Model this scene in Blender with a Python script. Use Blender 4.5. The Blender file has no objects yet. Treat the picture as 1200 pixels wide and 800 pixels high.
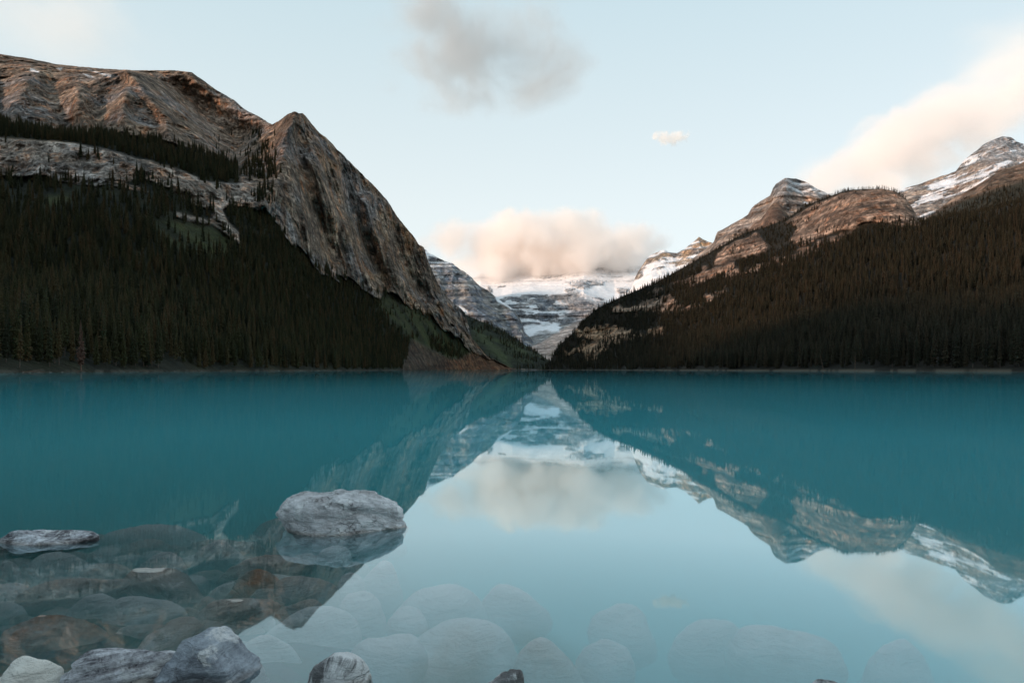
import bpy, bmesh, math, random
import numpy as np
from mathutils import Vector, Matrix, Euler
random.seed(7); RNG = np.random.default_rng(11)
SC = bpy.context.scene
COL = SC.collection
# pinhole used to turn measured picture angles into bearings and elevations (metres)
F, H0, UC, VH = 800.0, 1.25, 600.0, 433.0

# ------------------------------------------------------------------ noise
def _hash(ix, iy, iz, seed):
    h = (ix.astype(np.uint32) * np.uint32(374761393) + iy.astype(np.uint32) * np.uint32(668265263)
         + iz.astype(np.uint32) * np.uint32(2147483647) + np.uint32((seed * 362437 + 97) & 0xffffffff))
    h = (h ^ (h >> np.uint32(13))) * np.uint32(1274126177)
    h = (h ^ (h >> np.uint32(16))) * np.uint32(2246822519)
    h = h ^ (h >> np.uint32(15))
    return h.astype(np.float64) / 4294967295.0 * 2 - 1
def vnoise(x, y, z, seed=0):
    x, y, z = np.broadcast_arrays(x, y, z)
    fx, fy, fz = np.floor(x), np.floor(y), np.floor(z)
    tx, ty, tz = x - fx, y - fy, z - fz
    ix, iy, iz = fx.astype(np.int64), fy.astype(np.int64), fz.astype(np.int64)
    sx, sy, sz = [t * t * t * (t * (t * 6 - 15) + 10) for t in (tx, ty, tz)]
    r = 0
    for a in (0, 1):
        for b in (0, 1):
            for c in (0, 1):
                w = (sx if a else 1 - sx) * (sy if b else 1 - sy) * (sz if c else 1 - sz)
                r = r + w * _hash(ix + a, iy + b, iz + c, seed)
    return r
def fbm(x, y, z, octs=5, seed=0, gain=.5):
    r, a, s = 0, 1.0, 0
    for o in range(octs):
        k = 2.03 ** o
        r = r + a * vnoise(x * k + 17.3 * o, y * k + 5.1 * o, z * k - 9.7 * o, seed + o); s += a; a *= gain
    return r / s
def ridged(x, y, z, octs=5, seed=0, gain=.55):
    r, a, s = 0, 1.0, 0
    for o in range(octs):
        k = 2.07 ** o
        r = r + a * (1 - 2 * np.abs(vnoise(x * k + 3.3 * o, y * k + 8.1 * o, z * k - 1.7 * o, seed + o))); s += a; a *= gain
    return r / s
def sstep(a, b, x):
    t = np.clip((x - a) / (b - a), 0, 1); return t * t * (3 - 2 * t)
def lerp(a, b, t): return a + (b - a) * t
def inpoly(u, v, poly):
    r = np.zeros(u.shape, bool); n = len(poly)
    for i in range(n):
        x0, y0 = poly[i]; x1, y1 = poly[(i + 1) % n]
        if y0 == y1: continue
        c = ((y0 > v) != (y1 > v)) & (u < (x1 - x0) * (v - y0) / (y1 - y0) + x0)
        r ^= c
    return r
def polydist(u, v, poly, closed=True):
    d = np.full(u.shape, 1e9); n = len(poly)
    for i in range(n if closed else n - 1):
        ax, ay = poly[i]; bx, by = poly[(i + 1) % n]
        ex, ey = bx - ax, by - ay; L = ex * ex + ey * ey + 1e-9
        t = np.clip(((u - ax) * ex + (v - ay) * ey) / L, 0, 1)
        d = np.minimum(d, np.hypot(u - ax - t * ex, v - ay - t * ey))
    return d
def pmask(u, v, poly, soft=3.0):
    d = polydist(u, v, poly); s = np.where(inpoly(u, v, poly), d, -d)
    return sstep(-soft, soft, s)
def stroke(u, v, line, w): return np.exp(-(polydist(u, v, line, False) / w) ** 2)

# ------------------------------------------------------------------ object helpers
def mesh_obj(name, verts, faces, mat=None, parent=None, smooth=True, link=True):
    me = bpy.data.meshes.new(name)
    verts = np.asarray(verts, np.float32)
    if isinstance(faces, np.ndarray):
        k = faces.shape[1]; nf = len(faces)
        me.vertices.add(len(verts)); me.vertices.foreach_set('co', verts.ravel())
        me.loops.add(nf * k); me.loops.foreach_set('vertex_index', faces.astype(np.int32).ravel())
        me.polygons.add(nf); me.polygons.foreach_set('loop_start', np.arange(0, nf * k, k, dtype=np.int32))
        me.update(calc_edges=True)
    else:
        me.from_pydata([tuple(map(float, p)) for p in verts], [], faces)
    if smooth: me.polygons.foreach_set('use_smooth', np.ones(len(me.polygons), bool))
    if mat: me.materials.append(mat)
    me.update()
    o = bpy.data.objects.new(name, me)
    if link: COL.objects.link(o)
    if parent: o.parent = parent
    return o
def tag(o, label, cat, group=None, kind=None):
    o['label'] = label
    if cat: o['category'] = cat
    if group: o['group'] = group
    if kind: o['kind'] = kind
    return o
def set_color(o, rgb, name='Col'):
    a = o.data.attributes.new(name, 'FLOAT_COLOR', 'POINT')
    c = np.ones((len(rgb), 4), np.float32); c[:, :3] = rgb
    a.data.foreach_set('color', c.ravel())
def set_float(o, val, name):
    a = o.data.attributes.new(name, 'FLOAT', 'POINT'); a.data.foreach_set('value', np.asarray(val, np.float32))

# ------------------------------------------------------------------ materials
class NT:
    def __init__(s, tree): s.t = tree; s.n = tree.nodes; s.l = tree.links
    def node(s, typ, **kw):
        nd = s.n.new(typ)
        for k, v in kw.items():
            if k == 'inp':
                for kk, vv in v.items():
                    if isinstance(vv, bpy.types.NodeSocket): s.l.new(vv, nd.inputs[kk])
                    else: nd.inputs[kk].default_value = vv
            else: setattr(nd, k, v)
        return nd
    def math(s, op, a, b=0.0, c=0.0, clamp=False):
        nd = s.node('ShaderNodeMath', operation=op, use_clamp=clamp)
        for i, v in enumerate((a, b, c)):
            if isinstance(v, bpy.types.NodeSocket): s.l.new(v, nd.inputs[i])
            else: nd.inputs[i].default_value = v
        return nd.outputs[0]
    def mix(s, f, a, b, blend='MIX'):
        nd = s.node('ShaderNodeMix', data_type='RGBA', blend_type=blend)
        for i, v in ((0, f), (6, a), (7, b)):
            if isinstance(v, bpy.types.NodeSocket): s.l.new(v, nd.inputs[i])
            else: nd.inputs[i].default_value = v if i == 0 else (*v[:3], 1)
        return nd.outputs[2]
    def noise(s, vec, scale, detail=4, rough=.55, out=0, dist=0.0, typ='FBM'):
        nd = s.node('ShaderNodeTexNoise', noise_type=typ, inp={'Scale': scale, 'Detail': detail, 'Roughness': rough, 'Distortion': dist})
        if vec is not None: s.l.new(vec, nd.inputs['Vector'])
        return nd.outputs[out]
    def ramp(s, f, stops):
        nd = s.node('ShaderNodeValToRGB'); cr = nd.color_ramp
        while len(cr.elements) < len(stops): cr.elements.new(.5)
        for e, (p, c) in zip(cr.elements, stops):
            e.position = p; e.color = (*c, 1) if isinstance(c, tuple) else (c, c, c, 1)
        s.l.new(f, nd.inputs[0]); return nd.outputs[0]
    def mapping(s, vec, scale=(1, 1, 1), rot=(0, 0, 0), loc=(0, 0, 0)):
        nd = s.node('ShaderNodeMapping', inp={'Scale': scale, 'Rotation': rot, 'Location': loc})
        s.l.new(vec, nd.inputs[0]); return nd.outputs[0]
def new_mat(name):
    m = bpy.data.materials.new(name); m.use_nodes = True
    m.node_tree.nodes.clear(); nt = NT(m.node_tree)
    out = nt.node('ShaderNodeOutputMaterial')
    return m, nt, out
def terrain_mat(name, size, bump, contrast=.45, strata=0.0, warm=.0, fine=.8, crack_shade=.6, vert=.35):
    """size = metres of the main texture feature"""
    m, nt, out = new_mat(name)
    pos = nt.node('ShaderNodeNewGeometry').outputs['Position']
    col = nt.node('ShaderNodeAttribute', attribute_name='Col').outputs['Color']
    rock = nt.node('ShaderNodeAttribute', attribute_name='rock').outputs['Fac']
    wob = nt.node('ShaderNodeVectorMath', operation='MULTIPLY_ADD'); nt.l.new(nt.noise(pos, 1.2 / size, 3, .5, out=1), wob.inputs[0]); wob.inputs[1].default_value = (size * .3,) * 3; nt.l.new(pos, wob.inputs[2]); wp = wob.outputs[0]
    n1 = nt.noise(nt.mapping(wp, (1, 1, vert)), 1 / size, 6, .6)
    nf = nt.noise(nt.mapping(wp, (1, 1, .6)), 3.6 / size, 4, .72)
    n3 = nt.noise(nt.mapping(wp, (.12, .12, 2.6), (.05, .03, 0)), .7 / size, 5, .62)
    c1 = nt.noise(nt.mapping(wp, (1, 1, vert * .8)), .9 / size, 5, .6)
    c2 = nt.noise(nt.mapping(wp, (.35, .35, 1.5)), 1.1 / size, 5, .6)
    ck = nt.math('MINIMUM', nt.math('MULTIPLY', nt.math('ABSOLUTE', nt.math('SUBTRACT', c1, .5)), 26.0, clamp=True), nt.math('MULTIPLY_ADD', nt.math('ABSOLUTE', nt.math('SUBTRACT', c2, .5)), 26.0, .15, clamp=True))
    a = nt.math('MULTIPLY', nt.math('SUBTRACT', n1, .5), contrast * 5.5)
    b = nt.math('MULTIPLY', nt.math('SUBTRACT', nf, .5), fine * 5.0)
    c = nt.math('MULTIPLY', nt.math('SUBTRACT', n3, .5), strata * 7.0)
    f = nt.math('ADD', nt.math('ADD', a, b), c)
    for sc_, am in ((2.2 / size, 1.0), (5.0 / size, .7)):
        vo = nt.node('ShaderNodeTexVoronoi', distance='CHEBYCHEV', inp={'Scale': sc_}); nt.l.new(nt.mapping(wp, (1, 1, .55), (.08, .05, .3)), vo.inputs['Vector'])
        sx = nt.node('ShaderNodeSeparateXYZ'); nt.l.new(vo.outputs['Color'], sx.inputs[0])
        f = nt.math('ADD', f, nt.math('MULTIPLY', nt.math('SUBTRACT', sx.outputs[0], .5), am * fine))
        nf = nt.math('ADD', nf, nt.math('MULTIPLY', sx.outputs[1], am * .35))
    fac = nt.math('EXPONENT', f)
    fac = nt.math('MINIMUM', nt.math('MAXIMUM', fac, .28), 2.3)
    fac = nt.math('MULTIPLY', fac, nt.math('MULTIPLY_ADD', ck, crack_shade, 1 - crack_shade))  # shadows in the cracks, darkened into the rock colour
    fac = nt.math('ADD', nt.math('MULTIPLY', nt.math('SUBTRACT', fac, 1.0), rock), 1.0)
    cc = nt.node('ShaderNodeCombineXYZ', inp={0: fac, 1: fac, 2: fac}).outputs[0]
    cl = nt.mix(1.0, col, cc, 'MULTIPLY')
    n4 = nt.noise(nt.mapping(pos, (1, 1, .3), (0, 0, 0), (91, 3, 7)), 1.4 / size, 5, .65)
    st = nt.math('MULTIPLY', nt.math('MULTIPLY', nt.math('SUBTRACT', n4, .52), 7.0, clamp=True), rock, clamp=True)
    cl = nt.mix(nt.math('MULTIPLY', st, warm), cl, nt.mix(1.0, cl, (1.9, 1.05, .6), 'MULTIPLY'))
    bp = nt.node('ShaderNodeBump', inp={'Strength': 1.0, 'Distance': bump})
    hh = nt.math('ADD', nt.math('ADD', n1, nt.math('MULTIPLY', nf, .35)), nt.math('ADD', nt.math('MULTIPLY', n3, strata), nt.math('MULTIPLY', ck, .12)))
    nt.l.new(nt.math('MULTIPLY', hh, nt.math('MULTIPLY_ADD', rock, .9, .1)), bp.inputs['Height'])
    bs = nt.node('ShaderNodeBsdfPrincipled', inp={'Base Color': cl, 'Roughness': .9, 'Normal': bp.outputs[0]})
    bs.inputs['Specular IOR Level'].default_value = .2
    nt.l.new(bs.outputs[0], out.inputs[0])
    return m

# ------------------------------------------------------------------ terrain sheets on a bearing/range grid
TERR = {}
def curve(pts, smooth=14):
    a = np.array(pts, float); return ('v', a, smooth)
def shore(pts, z, smooth=14):
    a = np.array(pts, float); return ('z', a, smooth, z)
def eval_curve(c, us):
    def sm(val, k):
        if k <= 0: return val
        step = us[1] - us[0]; n = max(1, int(k / step)); ker = np.hanning(2 * n + 3); ker /= ker.sum()
        p = np.pad(val, (n + 1, n + 1), mode='edge'); return np.convolve(p, ker, 'valid')
    if c[0] == 'v':
        v = np.interp(us, c[1][:, 0], c[1][:, 1]); Y = sm(np.interp(us, c[1][:, 0], c[1][:, 2]), c[2])
        return Y, H0 + (VH - v) / F * Y
    if c[0] == 'z':
        Y = sm(np.interp(us, c[1][:, 0], c[1][:, 1]), c[2]); return Y, np.full(us.shape, c[3], float)
    if c[0] == 'back':     # behind the previous crest
        Y, z = eval_curve(c[1], us); return Y + c[2], z - c[3]
def terrain(name, u0, u1, du, curves, rows, relief, colour, mat, label, cat='mountain', jitter=0):
    us = np.arange(u0, u1 + du * .5, du)
    ev = [eval_curve(c, us) for c in curves]
    Ys, Zs = [], []
    for k in range(len(ev) - 1):
        t = np.linspace(0, 1, rows[k], endpoint=False)[:, None]
        Ys.append(ev[k][0] * (1 - t) + ev[k + 1][0] * t); Zs.append(ev[k][1] * (1 - t) + ev[k + 1][1] * t)
    Ys.append(ev[-1][0][None]); Zs.append(ev[-1][1][None])
    Y = np.vstack(Ys); Z = np.vstack(Zs); U = np.broadcast_to(us, Y.shape)
    X = (U - UC) / F * Y
    V = VH - (Z - H0) / Y * F
    nf = len(ev) - 1
    D, dz, rock, extra = relief(X, Y, Z, U, V)
    s = 1 + D / Y
    X2, Y2, Z2 = X * s, Y * s, H0 + (Z - H0) * s + dz
    n, m = Y.shape
    idx = np.arange(n * m).reshape(n, m)
    faces = np.stack([idx[:-1, :-1], idx[:-1, 1:], idx[1:, 1:], idx[1:, :-1]], -1).reshape(-1, 4)
    verts = np.stack([X2, Y2, Z2], -1).reshape(-1, 3)
    o = mesh_obj(name, verts, faces, mat)
    P = np.stack([X2, Y2, Z2], -1)
    e1 = np.gradient(P, axis=1); e0 = np.gradient(P, axis=0)
    N = np.cross(e1, e0); A = np.linalg.norm(N, axis=-1); N = N / (A[..., None] + 1e-9)
    N *= np.sign(N[..., 2:3] + 1e-9)
    col, rk = colour(X2, Y2, Z2, U, V, N, rock, extra)
    set_color(o, col.reshape(-1, 3)); set_float(o, rk.ravel(), 'rock')
    tag(o, label, cat, kind='structure')
    global LAST
    LAST = dict(P=P, A=A, U=U, V=V, N=N, rock=rock, obj=o)
    return o
def mixc(a, b, t): return np.asarray(a) * (1 - t[..., None]) + np.asarray(b) * t[..., None]
def crags(X, Y, Z, w, seed, vert=.35):
    """ribs and gullies running down a face, metres wide"""
    wx = X + w * .5 * fbm(X / w / 2, Y / w / 2, Z / w / 2, 3, seed + 50)
    a = ridged(wx / w, Y / w * .6, Z / w * vert, 5, seed)
    return a
def ledges(X, Y, Z, h, seed, dip=0.0):
    zz = (Z + dip * X) / h + .6 * fbm(X / h / 7, Y / h / 7, Z / h / 3, 3, seed)
    f = zz - np.floor(zz)
    a = _hash(np.floor(zz).astype(np.int64), np.zeros_like(zz, dtype=np.int64), np.zeros_like(zz, dtype=np.int64), seed)
    b = _hash(np.floor(zz).astype(np.int64) + 1, np.zeros_like(zz, dtype=np.int64), np.zeros_like(zz, dtype=np.int64), seed)
    return lerp(a, b, sstep(.35, .65, f))

# ===== left mountain
M_left = terrain_mat('brown_limestone', 24, 12.0, .45, .35, .6, .7, .6, .6)
SKY_L = [(-500, 30, 1300), (0, 63.4, 1500), (36, 69, 1530), (71, 76, 1560), (110, 80, 1580), (148, 82, 1590), (192, 83, 1600), (209, 82.6, 1600),
         (225, 85, 1605), (239, 95, 1610), (256, 107, 1620), (275, 118, 1620), (286, 128, 1600), (302, 136, 1560), (319, 146, 1500),
         (332, 138, 1470), (340, 132.5, 1450), (344.6, 131.5, 1450), (355, 134, 1460), (369, 149, 1500), (388, 168, 1560), (404, 182, 1600),
         (419, 199, 1650), (439.5, 218, 1700), (454, 234, 1750), (466, 254, 1780), (483, 275, 1820), (491, 287, 1840), (497, 290, 1860),
         (501, 304, 1880), (507.6, 320, 1900), (518, 339, 1930), (532, 355.5, 1970), (545, 366, 2000), (551, 388, 2000), (556, 407, 2000),
         (575, 419, 2010), (600, 431.5, 2030), (640, 433, 2050)]
SHORE_L = [(-500, 120), (0, 270), (100, 335), (200, 430), (300, 590), (350, 700), (400, 860), (450, 1150), (490, 1450), (520, 1650),
           (560, 1850), (585, 1950), (640, 2040)]
L2 = [(-500, 190, 600), (0, 208, 900), (40, 210, 905), (90, 213, 915), (124, 210, 925), (179, 218, 940), (239, 243, 970), (261, 246, 1000), (290, 245, 1040),
      (309, 244, 1080), (342, 283, 1150), (363, 308, 1220), (396, 325, 1350), (433, 345, 1480), (466, 353, 1600), (507, 374, 1750), (549, 403, 1880),
      (570, 418, 1960), (600, 431.8, 2018), (640, 433.2, 2044)]
L3 = [(-500, 150, 660), (0, 161, 950), (55, 165, 965), (88, 168, 975), (124, 175, 985), (165, 186, 995), (206, 197, 1010), (239, 210, 1030), (275, 216, 1070),
      (302, 219, 1110), (342, 235, 1190), (363, 262, 1250), (396, 290, 1400), (433, 318, 1530), (466, 330, 1650), (507, 360, 1790), (549, 397, 1910),
      (570, 417, 1975), (600, 431.7, 2022), (640, 433.1, 2045)]
L4 = [(-500, 130, 800), (0, 142, 1120), (69, 158, 1120), (132, 157, 1130), (192, 166, 1150), (236, 178, 1190), (275, 195, 1220), (302, 200, 1230),
      (344, 198, 1260), (363, 215, 1310), (396, 250, 1440), (433, 285, 1580), (466, 308, 1690), (507, 348, 1830), (549, 391, 1940),
      (570, 416.5, 1985), (600, 431.6, 2026), (640, 433, 2046)]
L5 = [(-500, 60, 1150), (0, 84, 1380), (36, 84, 1380), (71, 90, 1380), (110, 92, 1380), (148, 84, 1390), (165, 90, 1400), (200, 112, 1430),
      (239, 140, 1450), (275, 162, 1450), (302, 162, 1420), (320, 160, 1390), (344, 146, 1390), (355, 150, 1410), (369, 166, 1440),
      (388, 186, 1510), (404, 200, 1560), (419, 218, 1610), (439, 238, 1670), (466, 272, 1755), (497, 310, 1850), (518, 350, 1910),
      (545, 380, 1980), (556, 410, 1990), (575, 420, 2000), (600, 431.6, 2028), (640, 433, 2048)]
BASIN = [(168, 86), (205, 130), (240, 172), (272, 212), (292, 204), (300, 186), (312, 160), (319, 148), (302, 138), (286, 130), (256, 109), (225, 88), (205, 84)]
GRASS_L = [(436, 338), (466, 352), (500, 372), (545, 405), (553, 412), (535, 420), (515, 418), (480, 398), (455, 378), (445, 362)]
SCREE_L = [(483, 398), (500, 406), (520, 418), (537, 421), (552, 412), (600, 430), (604, 436), (471, 436), (474, 422)]
SCAR = [(250, 234), (262, 236), (264, 252), (268, 262), (281, 274), (284, 290), (272, 280), (256, 268), (246, 262), (232, 262), (205, 255), (206, 250), (240, 256), (250, 250)]
SCAR2 = [(244, 244), (262, 232), (284, 216), (300, 214), (285, 232), (262, 250)]
GRASS_SCAR = [(175, 262), (205, 262), (250, 268), (272, 285), (268, 298), (230, 300), (190, 290)]
GRASS_L2 = [(50, 232), (75, 222), (100, 215), (96, 226), (70, 240), (52, 246)]
def relief_left(X, Y, Z, U, V):
    n = fbm(X / 60, Y / 60, Z / 60, 4, 3) * 6
    base = np.interp(U, [p[0] for p in L2], [p[1] for p in L2])
    band = np.interp(U, [p[0] for p in L3], [p[1] for p in L3])
    led = np.interp(U, [p[0] for p in L4], [p[1] for p in L4])
    w = sstep(base + 2, base - 2, V + n * 2.6 + 3 * fbm(X / 18, Y / 18, Z / 18, 3, 7))            # everything above the base of the cliffs
    rock = w.copy()
    inled = sstep(band + 2, band - 2, V + n * .5) * sstep(led - 3, led + 2, V + n * .8) * sstep(292, 270, U)
    rock = rock * (1 - inled)
    scar = np.maximum(pmask(U + n, V + n * .5, SCAR, 2), pmask(U + n, V + n, SCAR2, 2)) * sstep(-.3, .1, n / 6 + .3)
    rock = np.maximum(rock, scar)
    scree = pmask(U + n * .4, V, SCREE_L, 3); rock = np.maximum(rock, scree * .5)
    face = sstep(318, 345, U) * w
    cr = crags(X, Y, Z, 62, 21, .30); cr2 = crags(X, Y, Z, 26, 31, .35)
    cr3 = crags(X, Y, Z, 11, 41, .4)
    D = -rock * (17 * cr + 12 * cr2 + 5 * cr3) * (1 - .85 * scree)
    D += face * -(26 * crags(X, Y, Z, 115, 71, .14) + 14 * crags(X, Y, Z, 36, 73, .16))
    D += rock * (1 - scree) * -(3.5 - 2.3 * face) * ledges(X, Y, Z, 13, 15, -.12)
    D += -(1 - rock) * 9 * fbm(X / 70, Y / 70, Z / 70, 4, 8) * sstep(3, 30, Z)
    # broad modelling: the basin, the buttresses in front of it and the arris of the right-hand peak
    ins = np.where(inpoly(U, V, BASIN), polydist(U, V, BASIN), 0)
    D += 120 * sstep(0, 26, ins)
    D += -55 * stroke(U, V, [(150, 84), (170, 105), (196, 140), (200, 165)], 9) * rock
    D += 38 * stroke(U, V, [(140, 95), (118, 120), (112, 150)], 11) * rock
    D += -42 * stroke(U, V, [(92, 108), (92, 130), (108, 155)], 9) * rock
    D += 40 * stroke(U, V, [(60, 96), (62, 120), (80, 150)], 12) * rock
    D += -40 * stroke(U, V, [(148, 112), (143, 130), (156, 158)], 8) * rock
    D += -40 * stroke(U, V, [(30, 100), (22, 120), (14, 146)], 10) * rock
    D += 36 * stroke(U, V, [(3, 96), (-4, 140)], 10) * rock
    D += -60 * stroke(U, V, [(345, 133), (331, 165), (326, 205), (312, 238)], 12) * w
    D += 40 * stroke(U, V, [(352, 160), (352, 205), (372, 255), (392, 300)], 10) * w
    D += -40 * stroke(U, V, [(372, 175), (378, 230), (405, 270), (415, 320)], 10) * w
    D += 38 * stroke(U, V, [(404, 205), (413, 250), (436, 300), (452, 335)], 8) * w
    D += -34 * stroke(U, V, [(430, 235), (445, 290), (470, 330)], 8) * w
    D += 30 * stroke(U, V, [(462, 268), (470, 310), (500, 352)], 7) * w
    D += -25 * stroke(U, V, [(495, 292), (498, 325), (522, 362)], 6) * w
    sky = np.interp(U, [p[0] for p in SKY_L], [p[1] for p in SKY_L])
    dz = 5.0 * fbm(X / 26, X / 13, Y / 90, 4, 44) * sstep(60, 200, Z) * (.35 + .65 * sstep(300, 345, U))
    D *= sstep(1.5, 14, Z)
    return D, dz, rock, dict(n=n, scree=scree, scar=scar, face=face, ins=ins, inled=inled, w=w)
def col_left(X, Y, Z, U, V, N, rock, e):
    n1 = fbm(X / 40, Y / 40, Z / 90, 5, 101); n2 = fbm(X / 120, Y / 120, Z / 60, 4, 111)
    base = mixc((.145, .11, .086), (.285, .208, .152), sstep(-.35, .35, n1 + .4 * n2))
    base = mixc(base, (.19, .185, .19), sstep(-.05, .4, n2) * .8)                       # grey beds
    base = mixc(base, (.25, .145, .08), sstep(.12, .5, fbm(X / 30, Y / 30, Z / 55, 4, 131)) * e['face'] * .8)
    band = np.interp(U, [p[0] for p in L3], [p[1] for p in L3])
    pale = sstep(band - 2, band + 3, V) * sstep(330, 290, U) * rock
    base = mixc(base, (.36, .31, .275), pale * (.55 + .45 * np.clip(n1 * 2, -1, 1)))
    base = mixc(base, (.28, .205, .155), sstep(0, 20, e['ins']) * .7)
    base = mixc(base, (.36, .30, .26), e['scar'] * .8)
    base = mixc(base, (.13, .085, .065), e['scree'])
    base = mixc(base, (.27, .12, .06), e['scree'] * sstep(505, 540, U) * .75)
    veg = mixc((.009, .011, .007), (.020, .021, .011), sstep(-.3, .3, n1))
    gr = np.maximum(pmask(U + e['n'], V, GRASS_L, 4), np.maximum(pmask(U + e['n'], V + e['n'], GRASS_SCAR, 6), pmask(U + e['n'], V, GRASS_L2, 5)))
    veg = mixc(veg, (.048, .055, .020), gr * (.6 + .4 * np.clip(n1 * 3, -1, 1)))
    # moss and scrub on flat ledges
    flat = sstep(.62, .80, N[..., 2]) * sstep(235, 150, V - 0) * 0
    c = mixc(veg, base, rock)
    bank = sstep(.95, .6, Z + 1.2 * fbm(X / 9, Y / 9, 0 * Z, 4, 171))
    c = mixc(c, (.05, .047, .036), bank)
    for poly in ([(36, 80), (46, 84), (44, 86), (35, 83)], [(66, 80), (74, 79), (71, 83)], [(97, 86), (112, 91), (104, 91)], [(102, 81), (120, 86), (140, 89), (126, 90), (112, 85)]):
        c = mixc(c, (.75, .77, .8), pmask(U, V, poly, 1.0))
    return c, np.clip(rock + .35, 0, 1)
terrain('mountain', -500, 640, 1.1,
        [shore([(u, y * .93) for u, y in SHORE_L], -7), shore(SHORE_L, .55), curve([(u, lerp(433, v, .42), lerp(float(np.interp(u, *zip(*SHORE_L))), y, .52)) for u, v, y in L2]), curve(L2), curve(L3), curve(L4), curve(L5), curve(SKY_L, 8),
         ('back', curve(SKY_L, 8), 120, 40), ('back', curve(SKY_L, 8), 700, 700)],
        [5, 60, 70, 52, 30, 70, 36, 3, 3], relief_left, col_left, M_left,
        'brown cliffed mountain rising over the dark forest left of the lake')
TERR['L'] = LAST

# ===== right mountain with its rounded cliff
M_right = terrain_mat('pink_quartzite', 22, 5.0, .3, .6, .4, .7, .5, .5)
SHORE_R = [(640, 2060), (645, 2050), (690, 1800), (750, 1300), (850, 860), (1000, 570), (1100, 465), (1200, 395), (1700, 200)]
R3 = [(640, 430, 2075), (645, 428, 2080), (660, 416, 2070), (700, 395, 2000), (765, 365, 1880), (820, 335, 1750), (875, 318, 1620), (914, 307, 1520), (944, 294, 1450), (985, 284, 1400),
      (1007, 270, 1370), (1030, 266, 1350), (1075, 263, 1310), (1120, 254, 1270), (1165, 247, 1230), (1200, 237, 1200), (1700, 170, 800)]
SKY_R = [(640, 429, 2080), (644, 425, 2090), (646, 420, 2100), (654, 406, 2100), (670, 391.5, 2100), (683, 375.7, 2090), (702, 360, 2080), (733, 345.6, 2040), (765, 333, 2000),
         (797, 315.5, 1950), (828, 298, 1920), (842.5, 290, 1900), (872.5, 273, 1850), (895, 266.7, 1800), (921, 257, 1750), (944, 241, 1680), (968, 232, 1610),
         (985, 225, 1560), (1000, 222, 1530), (1030, 221, 1500), (1049, 224, 1470), (1060, 232, 1450), (1069, 243, 1430), (1076, 256, 1410), (1081, 261, 1400),
         (1120, 253, 1370), (1165, 245.5, 1330), (1200, 235, 1300), (1700, 168, 900)]
RP = [[(921, 262), (944, 247), (968, 235), (985, 227), (1005, 221), (1049, 221), (1062, 232), (1072, 245), (1079, 260), (1078, 265), (1050, 265), (1040, 260), (1010, 262), (1000, 270), (980, 271), (955, 283), (938, 290), (925, 283), (935, 268)],
      [(840, 300), (858, 284), (888, 273), (900, 288), (899, 300), (870, 302), (850, 306), (835, 311)],
      [(815, 330), (842, 316), (895, 311), (932, 297), (944, 292), (985, 276), (1000, 271), (985, 284), (945, 298), (930, 306), (900, 315), (860, 323), (815, 334)],
      [(661, 410), (662, 420), (678, 413), (690, 420), (697, 424), (706, 414), (728, 402), (726, 398), (700, 398), (680, 405)],
      [(675, 390), (692, 381), (722, 381), (748, 390), (740, 400), (702, 400), (678, 396)],
      [(715, 362), (725, 357), (745, 357), (770, 350), (790, 353), (802, 359), (825, 355), (815, 362), (800, 369), (775, 366), (740, 366), (717, 368)],
      [(792, 331), (815, 322), (838, 310), (855, 298), (860, 301), (857, 315), (835, 321), (815, 331), (792, 337)],
      [(742, 393), (765, 385), (790, 383), (770, 392), (748, 397)],
      [(820, 350), (850, 338), (852, 341), (830, 353)], [(758, 345), (778, 341), (772, 348)]]
def relief_right(X, Y, Z, U, V):
    n = fbm(X / 45, Y / 90, Z / 45, 4, 5)
    j = fbm(X / 14, Y / 40, Z / 30, 3, 6)
    rock = np.zeros_like(X)
    for i, p in enumerate(RP):
        k = 2.5 if i < 2 else 5
        rock = np.maximum(rock, pmask(U + n * k * 1.2, V + n * k * .9 + j * k * 1.5, p, 1.4))
    bee = pmask(U, V, RP[0], 4)
    D = -rock * (5 * crags(X, Y, Z, 34, 61, .4)) * (1 - .5 * bee)
    D += -rock * 7 * ledges(X, Y, Z, 13, 25, -.08)
    D += -(1 - rock) * 9 * fbm(X / 80, Y / 80, Z / 60, 4, 9) * sstep(3, 30, Z)
    D += -14 * stroke(U, V, [(990, 222), (985, 250), (960, 285)], 16) + 18 * stroke(U, V, [(945, 245), (950, 268), (975, 280)], 10) * bee
    # the rounded cliff bulges towards the lake
    D += -26 * bee * np.exp(-((U - 1015) / 45) ** 2) * sstep(0, 16, np.interp(U, [p[0] for p in R3], [p[1] for p in R3]) - V)
    D *= sstep(1.5, 14, Z)
    return D, 1.5 * fbm(X / 20, X / 9, Y / 60, 3, 4) * sstep(20, 60, Z), rock, dict(n=n, bee=bee)
def col_right(X, Y, Z, U, V, N, rock, e):
    n1 = fbm(X / 35, Y / 60, Z / 18, 5, 201)
    base = mixc((.15, .105, .08), (.27, .19, .145), sstep(-.35, .3, n1))
    base = mixc(base, (.10, .065, .048), sstep(.05, .4, fbm(X / 18, Y / 50, Z / 40, 4, 221)) * .7)
    low = sstep(345, 400, V)
    base = mixc(base, (.30, .185, .105), low * .6)
    lg = ledges(X, Y, Z, 7, 33, -.08); base = base * (1 + .22 * lg)[..., None]
    veg = mixc((.011, .010, .007), (.02, .016, .011), sstep(-.3, .3, n1))
    c = mixc(veg, base, rock)
    return mixc(c, (.09, .075, .055), sstep(.95, .6, Z + 1.2 * fbm(X / 9, Y / 9, 0 * Z, 4, 171))), rock
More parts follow.
